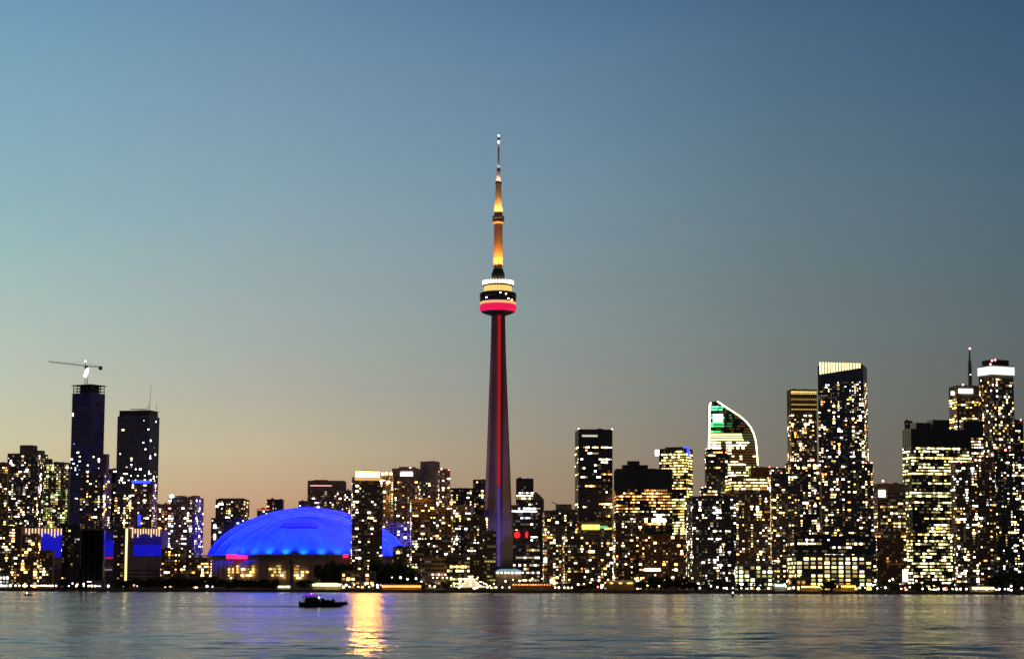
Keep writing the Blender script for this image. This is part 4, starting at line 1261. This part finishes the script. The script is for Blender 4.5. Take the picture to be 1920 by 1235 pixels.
LAMPS = {
    'cream globe lamps along the far left quay': ('cream', 'cream globe lamp in the bright row on the quay under the far left blocks', [(3, 1103), (11, 1103), (19, 1102), (29, 1102), (36, 1104), (44, 1101), (50, 1104), (59, 1102), (66, 1105), (72, 1101), (77, 1102), (82, 1101), (87, 1102), (93, 1101), (98, 1102), (105, 1101), (2, 1107)]),
    'cream globe lamps on the quay by the grain silos': ('cream', 'cream globe lamp on the quay in front of the grain silos', [(129, 1101), (136, 1093), (145, 1095), (143, 1101), (157, 1101), (157, 1094), (166, 1098), (172, 1103), (178, 1101), (203, 1100)]),
    'white lamps among the trees left of the stadium': ('white', 'white lamp among the dark trees left of the stadium', [(232, 1101), (256, 1100), (320, 1099), (342, 1095), (349, 1095), (388, 1107), (398, 1100)]),
    'white globe lamps on the quay below the gold-crowned tower': ('white', 'big white globe lamp on the quay below the gold-crowned tower', [(649, 1096), (664, 1095), (672, 1100), (685, 1094), (692, 1101), (699, 1096), (655, 1102), (708, 1103)]),
    'white globe lamps by the dark trees right of the dome': ('white', 'white globe lamp among the dark trees right of the dome', [(725, 1065), (756, 1048), (764, 1085), (751, 1081), (735, 1077), (780, 1084), (790, 1090), (772, 1070)]),
    'cream lamps around the lit tent': ('cream', 'cream lamp on the quay beside the lit tent', [(812, 1080), (820, 1081), (830, 1080), (838, 1080), (846, 1081), (800, 1094), (806, 1097), (815, 1099), (926, 1094), (930, 1101), (914, 1103), (861, 1105), (895, 1104), (942, 1103)]),
    'cream lamps on the quay right of the tower foot': ('cream', 'cream lamp above the orange light line right of the tower foot', [(948, 1089), (962, 1086), (974, 1088), (998, 1084), (1017, 1084), (1036, 1084), (955, 1103), (968, 1100), (989, 1100)]),
    'yellow-white lamps left of the tan ferry shed': ('cream', 'yellow-white lamp on the dark quay left of the tan ferry shed', [(1041, 1101), (1048, 1101), (1058, 1101), (1065, 1101), (1072, 1103), (1084, 1095), (1095, 1094), (1110, 1086), (1123, 1088), (1128, 1103)]),
    'pale yellow lamps right of the tan ferry shed': ('lime', 'pale yellow lamp by the trees right of the tan ferry shed', [(1191, 1084), (1202, 1079), (1203, 1090), (1212, 1090), (1214, 1097), (1222, 1086), (1236, 1098), (1247, 1085), (1168, 1101), (1180, 1101)]),
    'three bright white lamps in a row by dark trees': ('white', 'one of three bright white lamps in a row before dark trees', [(1267, 1094), (1279, 1094), (1290, 1094)]),
    'white lamps on the quay below the sail-shaped tower': ('white', 'white lamp on the quay below the sail-shaped tower', [(1312, 1103), (1319, 1093), (1333, 1098), (1357, 1105), (1363, 1087), (1362, 1106), (1374, 1106), (1409, 1106), (1425, 1098), (1422, 1106), (1402, 1087), (1345, 1100), (1441, 1107), (1390, 1102)]),
    'white lamps on the quay beside the grid-lit low block': ('white', 'white lamp on the quay right of the grid-lit low block', [(1612, 1101), (1622, 1101), (1642, 1087), (1641, 1096), (1645, 1102), (1653, 1099), (1660, 1101), (1480, 1103), (1488, 1101)]),
    'cream lamps below the yellow-rowed block': ('cream', 'cream lamp on the quay below the yellow-rowed block', [(1668, 1088), (1674, 1085), (1687, 1094), (1690, 1104), (1706, 1100), (1712, 1092), (1718, 1088), (1741, 1095), (1743, 1108), (1760, 1108), (1770, 1110), (1786, 1107), (1793, 1107), (1801, 1104), (1730, 1103)]),
    'white lamps on the quay at the right edge': ('white', 'white lamp on the dark quay at the right edge', [(1812, 1104), (1874, 1108), (1891, 1112), (1884, 1104), (1905, 1090), (1916, 1102), (1850, 1108), (1830, 1108), (1896, 1098)]),
}
ORD = 'leftmost second third fourth fifth sixth seventh eighth ninth tenth eleventh twelfth thirteenth fourteenth fifteenth sixteenth'.split()


def nth(i, n):
    if i == n - 1: return 'rightmost'
    if i == 0: return 'leftmost'
    if i <= 15: return ORD[i] + ' from left'
    return 'last but one'


for grp, (clr, lab, pts) in LAMPS.items():
    pr = None
    pts = sorted(pts)
    for ki, (x, y) in enumerate(pts):
        lab1 = nth(ki, len(pts)) + ' of the ' + grp
        Yl = 2003 + max(0, (1106 - y)) * 6 + random.uniform(0, 4)
        q_ = P(x, y, Yl)
        h = min(max(q_.z - GZ - .5, 2.6), 12)
        if pr is None:
            pr = lamp_proto('street_lamp', lab1, 3.4, clr, 9.0, .78, grp); o = pr
        else: o = copy_tree(pr); tag(o, lab1, 'lamp', grp)
        o.location = (q_.x, Yl, GZ)
        o.children[0].scale.z = h / 3.4
        sz = random.uniform(.75, 1.35)
        for ch in o.children:
            if ch.name.startswith('lamp_head'): ch.location = (0, 0, h + .5 - (3.4 + .546) * sz); ch.scale = (sz, sz, sz)
            else: ch.scale.z = h / 3.4
for (x, y, lab) in ((251, 1104, 'red traffic lamp on the quay left of the wide dark trees'), (1121, 1099, 'red traffic lamp on the quay left of the tan ferry shed'), (1773, 1098, 'large red lamp on the quay below the yellow-rowed block'), (1697, 1100, 'small red lamp beside the dazzling white panel')):
    q_ = P(x, y, 2012)
    o = lamp_proto('traffic_lamp', lab, 3.2, 'red', 7, .9, 'red lamps on the quay')
    o.location = (q_.x, 2012, GZ)


# trees
M_LEAF = mat('foliage', (.055, .075, .03), .8, 0, .5, .6)
M_BARK = mat('bark', (.07, .05, .035), .9)
tree_protos = []
for v in range(5):
    rnd = random.Random(40 + v)
    r = empty('broadleaf_tree', (0, -500, 0))
    tr = MB().bar((0, 0, 0), (.2, 0, 4), .32, 7, .2)
    for k in range(5):
        a = k * 1.3; tr.bar((.2, 0, 2.6 + k * .4), (2.2 * math.cos(a), 2.2 * math.sin(a), 5.5 + k * .5), .14, 5, .05)
    tr.build('trunk', M_BARK, r)
    cr = MB()
    clumps = [(Vector((rnd.gauss(0, 1.7), rnd.gauss(0, 1.7), rnd.uniform(3.2, 9.2))), rnd.uniform(.9, 1.9)) for _ in range(15)]
    for (c, rad) in clumps:
        for _ in range(44):
            d = Vector((rnd.gauss(0, 1), rnd.gauss(0, 1), rnd.gauss(0, 1))).normalized()
            p_ = c + d * rad * rnd.uniform(.55, 1.08)
            u = d.orthogonal().normalized(); u.rotate(Matrix.Rotation(rnd.uniform(0, 6), 3, d)); w2 = (u.cross(d) + d * rnd.uniform(-.6, .6)).normalized(); z_ = rnd.uniform(.22, .5)
            cr.quad([p_ - u * z_ - w2 * z_, p_ + u * z_ - w2 * z_ * .6, p_ + u * z_ * .7 + w2 * z_, p_ - u * z_ + w2 * z_])
    cr.build('crown', M_LEAF, r)
    tree_protos.append(r)
TREES = []   # (x px, top y px, Y, label, group)


def row(x0, x1, n, yt, Y, label, group, jit=5):
    for i in range(n):
        x = x0 + (x1 - x0) * (i + random.uniform(.2, .8)) / n
        TREES.append((x, yt + random.uniform(-jit, jit), Y + random.uniform(-8, 14), label, group))


row(216, 300, 14, 1084, 2030, 'black bushy tree on the left shore beside the yellow light column', 'black shore trees left of the blue-tinted tower foot', 4)
row(300, 404, 16, 1082, 2035, 'black bushy tree on the shore below the blue-tinted apartment tower', 'black shore trees just left of the stadium', 4)
row(404, 520, 15, 1087, 2040, 'dark shore tree in front of the stadium wall, left half', 'low trees before the left half of the stadium', 5)
row(556, 604, 4, 1086, 2040, 'dark shore tree in front of the stadium wall, right of the slim column', 'low trees right of the slim concrete column', 3)
row(602, 656, 6, 1052, 2190, 'tall dark tree hiding the right end of the stadium wall', 'tall trees at the right end of the stadium', 5)
row(700, 770, 9, 1054, 2190, 'tall dark tree in the gap right of the gold-crowned tower', 'tall trees in the dome gap', 6)
row(770, 850, 5, 1090, 2060, 'low dark tree left of the lit tent', 'low trees left of the tent', 3)
row(1040, 1135, 5, 1093, 2060, 'low dark tree left of the tan ferry shed', 'low trees left of the ferry shed', 3)
row(1196, 1300, 9, 1083, 2060, 'dark tree behind the three bright white lamps', 'dark trees behind the three bright white lamps', 5)
row(1300, 1440, 9, 1090, 2060, 'dark shore tree below the sail-shaped tower', 'dark shore trees below the sail-shaped tower', 4)
row(1543, 1560, 2, 1083, 2015, 'black tree in front of the grid-lit low block', 'black trees before the grid-lit low block', 2)
row(1640, 1700, 5, 1090, 2045, 'dark tree left of the dazzling white panel', 'dark trees left of the dazzling white panel', 4)
row(1706, 1810, 7, 1092, 2040, 'dark tree in front of the yellow-rowed block', 'dark trees before the yellow-rowed block', 5)
row(1858, 1925, 7, 1070, 2070, 'tall black tree on the shore at the right edge', 'tall trees at the right edge', 5)
first = [True] * 5
TREES.sort(key=lambda t: (t[4], t[0]))
gcount = {}
for t in TREES: gcount.setdefault(t[4], []).append(t)
for k, (x, y, Yt, lab, grp) in enumerate(TREES):
    v = k % 5
    if first[v]: o = tree_protos[v]; first[v] = False
    else: o = copy_tree(tree_protos[v])
    tag(o, nth(gcount[grp].index((x, y, Yt, lab, grp)), len(gcount[grp])) + ' of the ' + grp, 'tree', grp)
    p_ = P(x, y, Yt); hgt = max(4, p_.z - GZ)
    sx = min(max(hgt / 8.0, 1.1), 2.1) * random.uniform(.9, 1.15)
    o.location = (p_.x, Yt, GZ); o.scale = (sx, sx, hgt / 10.5); o.rotation_euler.z = random.uniform(0, 6.28)


# ------------------------------------------------------------------ boats
def patrol_boat():
    Y = 500
    s = Y / FPX
    c = P(607, 1139, Y)
    root = empty('patrol_boat', (c.x, Y, 0)); tag(root, 'black motor boat with a purple-lit wheelhouse crossing the lake', 'boat')
    hullm = mat('hull_paint', (.012, .012, .016), .35, 0, .2)
    Lh = 88 * s / 2
    # hull lofted from stations, bow to the right
    st = [(-1.0, .80, .05, .95), (-.93, 1.0, .0, 1.25), (-.4, 1.15, -.3, 1.35), (.2, 1.1, -.3, 1.36), (.6, .8, -.1, 1.38), (.86, .35, .45, 1.5), (1.0, .03, 1.42, 1.62)]
    m = MB()
    for (t, hw, zb, zt) in st:
        x = t * Lh
        for (y, z) in ((-hw, zt), (-hw * .92, zt * .35), (-hw * .35, zb), (0, zb - .1), (hw * .35, zb), (hw * .92, zt * .35), (hw, zt)):
            m.v.append((x, y * 1.25, z * .86))
    for i in range(len(st) - 1):
        for j in range(6): m.f.append((i * 7 + j, i * 7 + j + 1, (i + 1) * 7 + j + 1, (i + 1) * 7 + j)); m.m.append(0)
        m.f.append((i * 7, (i + 1) * 7, (i + 1) * 7 + 6, i * 7 + 6)); m.m.append(0)
    m.f.append(tuple(range(7))); m.m.append(0)
    m.build('hull', hullm, root)
    cab = MB()
    cab.prism([(-Lh * .80, 1.0), (-Lh * .08, 1.05), (-Lh * .16, 1.55), (-Lh * .28, 2.3), (-Lh * .78, 2.3)], -.95, .95)
    cab.build('wheelhouse', hullm, root)
    cab = MB().prism([(-Lh * .08, 1.1), (Lh * .55, 1.15), (Lh * .30, 1.55), (-Lh * .02, 2.05), (-Lh * .14, 1.9)], -.8, .8)
    cab.build('cuddy_cabin', hullm, root)
    MB().box(-Lh * .9, -Lh * .24, -1.05, 1.05, 2.42, 2.56).build('canopy_top', hullm, root)
    MB().bar((-Lh * .88, -.95, 1.1), (-Lh * .88, -.95, 2.42), .06).bar((-Lh * .88, .95, 1.1), (-Lh * .88, .95, 2.42), .06).build('canopy_pole', M_STEEL, root)
    MB().box(-Lh * .82, -Lh * .34, -.85, .85, 2.57, 2.95).build('purple_light', emi('purple_boat_light', (.28, .02, .75), .8), root)
    ball(MB(), (-Lh * .52, -.9, 3.05), .16).build('purple_light', emi('magenta_boat_light', (.9, .25, 1), 3), root, True)
    MB().bar((-Lh * .35, 0, 2.57), (-Lh * .35, 0, 3.7), .06).box(-Lh * .35 - .5, -Lh * .35 + .5, -.07, .07, 3.4, 3.52).build('radar_mast', M_STEEL, root)
    ball(MB(), (-Lh * .19, -1.0, 2.2), .17).build('deck_lamp', emi('boat_white_light', (1, 1, 1), 8), root, True)
    ball(MB(), (Lh * .09, -1.0, 1.78), .09).build('deck_lamp', emi('boat_small_light', (.7, .8, .9), 1.2), root, True)
    MB().prism([(Lh * .34, 1.3), (Lh * .52, 1.4), (Lh * .40, 1.9), (Lh * .36, 2.25)], -.35, .35).build('deck_gear', hullm, root)
    rl = MB()
    for i in range(7):
        x = Lh * (.45 + .07 * i); rl.bar((x, -1.0 + .12 * i, 1.35 + .05 * i), (x, -1.0 + .12 * i, 1.95 + .04 * i), .025, 4)
    rl.bar((Lh * .45, -1.0, 1.95), (Lh * .87, -.28, 2.19), .03, 4)
    rl.build('rail', M_STEEL, root)
    MB().box(-Lh * 1.05, -Lh * .97, -.5, .5, .1, 1.35).build('outboard_motor', hullm, root)
    # wake
    k = MB()
    for sgn_, off in ((1, 0), (-1, 2.2)):
        for i in range(30):
            x0_, x1_ = c.x - Lh - i * 2.2, c.x - Lh - (i + 1) * 2.2; y_ = Y - off - i * .06 * (2 - sgn_); h_ = .16 * (1 - i / 34)
            k.quad([(x1_, y_ - .8, .02), (x0_, y_ - .8, .02), (x0_, y_, h_ + .02), (x1_, y_, h_ + .02)])
            k.quad([(x1_, y_, h_ + .02), (x0_, y_, h_ + .02), (x0_, y_ + .8, .02), (x1_, y_ + .8, .02)])
    tag(k.build('wake', bpy.data.materials['lake_water']), kind='structure')
    # small far boat
    Y2 = 1050
    c2 = P(53, 1123, Y2)
    r2 = empty('small_boat', (c2.x, Y2, 0)); tag(r2, 'tiny black boat with one white light at the far left', 'boat')
    h = MB()
    for i, (t, hw, zb, zt) in enumerate(st):
        for (y, z) in ((-hw, zt), (-hw * .92, zt * .35), (-hw * .35, zb), (0, zb - .1), (hw * .35, zb), (hw * .92, zt * .35), (hw, zt)): h.v.append((t * 1.9, y * .7, z * .55))
    for i in range(len(st) - 1):
        for j in range(6): h.f.append((i * 7 + j, i * 7 + j + 1, (i + 1) * 7 + j + 1, (i + 1) * 7 + j)); h.m.append(0)
        h.f.append((i * 7, (i + 1) * 7, (i + 1) * 7 + 6, i * 7 + 6)); h.m.append(0)
    h.build('hull', hullm, r2)
    MB().prism([(-1.1, .6), (.5, .6), (.1, 1.7), (-1.0, 1.7)], -.5, .5).build('cabin', hullm, r2)
    ball(MB(), (-.6, -.6, 1.3), .3).build('deck_lamp', emi('boat_white_light', (1, 1, 1), 8), r2, True)
    Y3 = 1150
    c3 = P(1374, 1123, Y3)
    r3 = empty('marker_buoy', (c3.x, Y3, 0)); tag(r3, 'small red marker buoy with a white light below the sail-shaped tower', 'buoy')
    MB().lathe([(.9, -.3), (1.0, .5), (.5, .8), (.3, 2.2)], 12).build('float', mat('buoy_red', (.25, .02, .015), .5), r3, True)
    ball(MB(), (0, 0, 2.6), .35).build('lamp', emi('buoy_light', (1, .8, .7), 6), r3, True)


patrol_boat()
for o in bpy.data.objects:
    if '_h' in o.keys(): del o['_h']
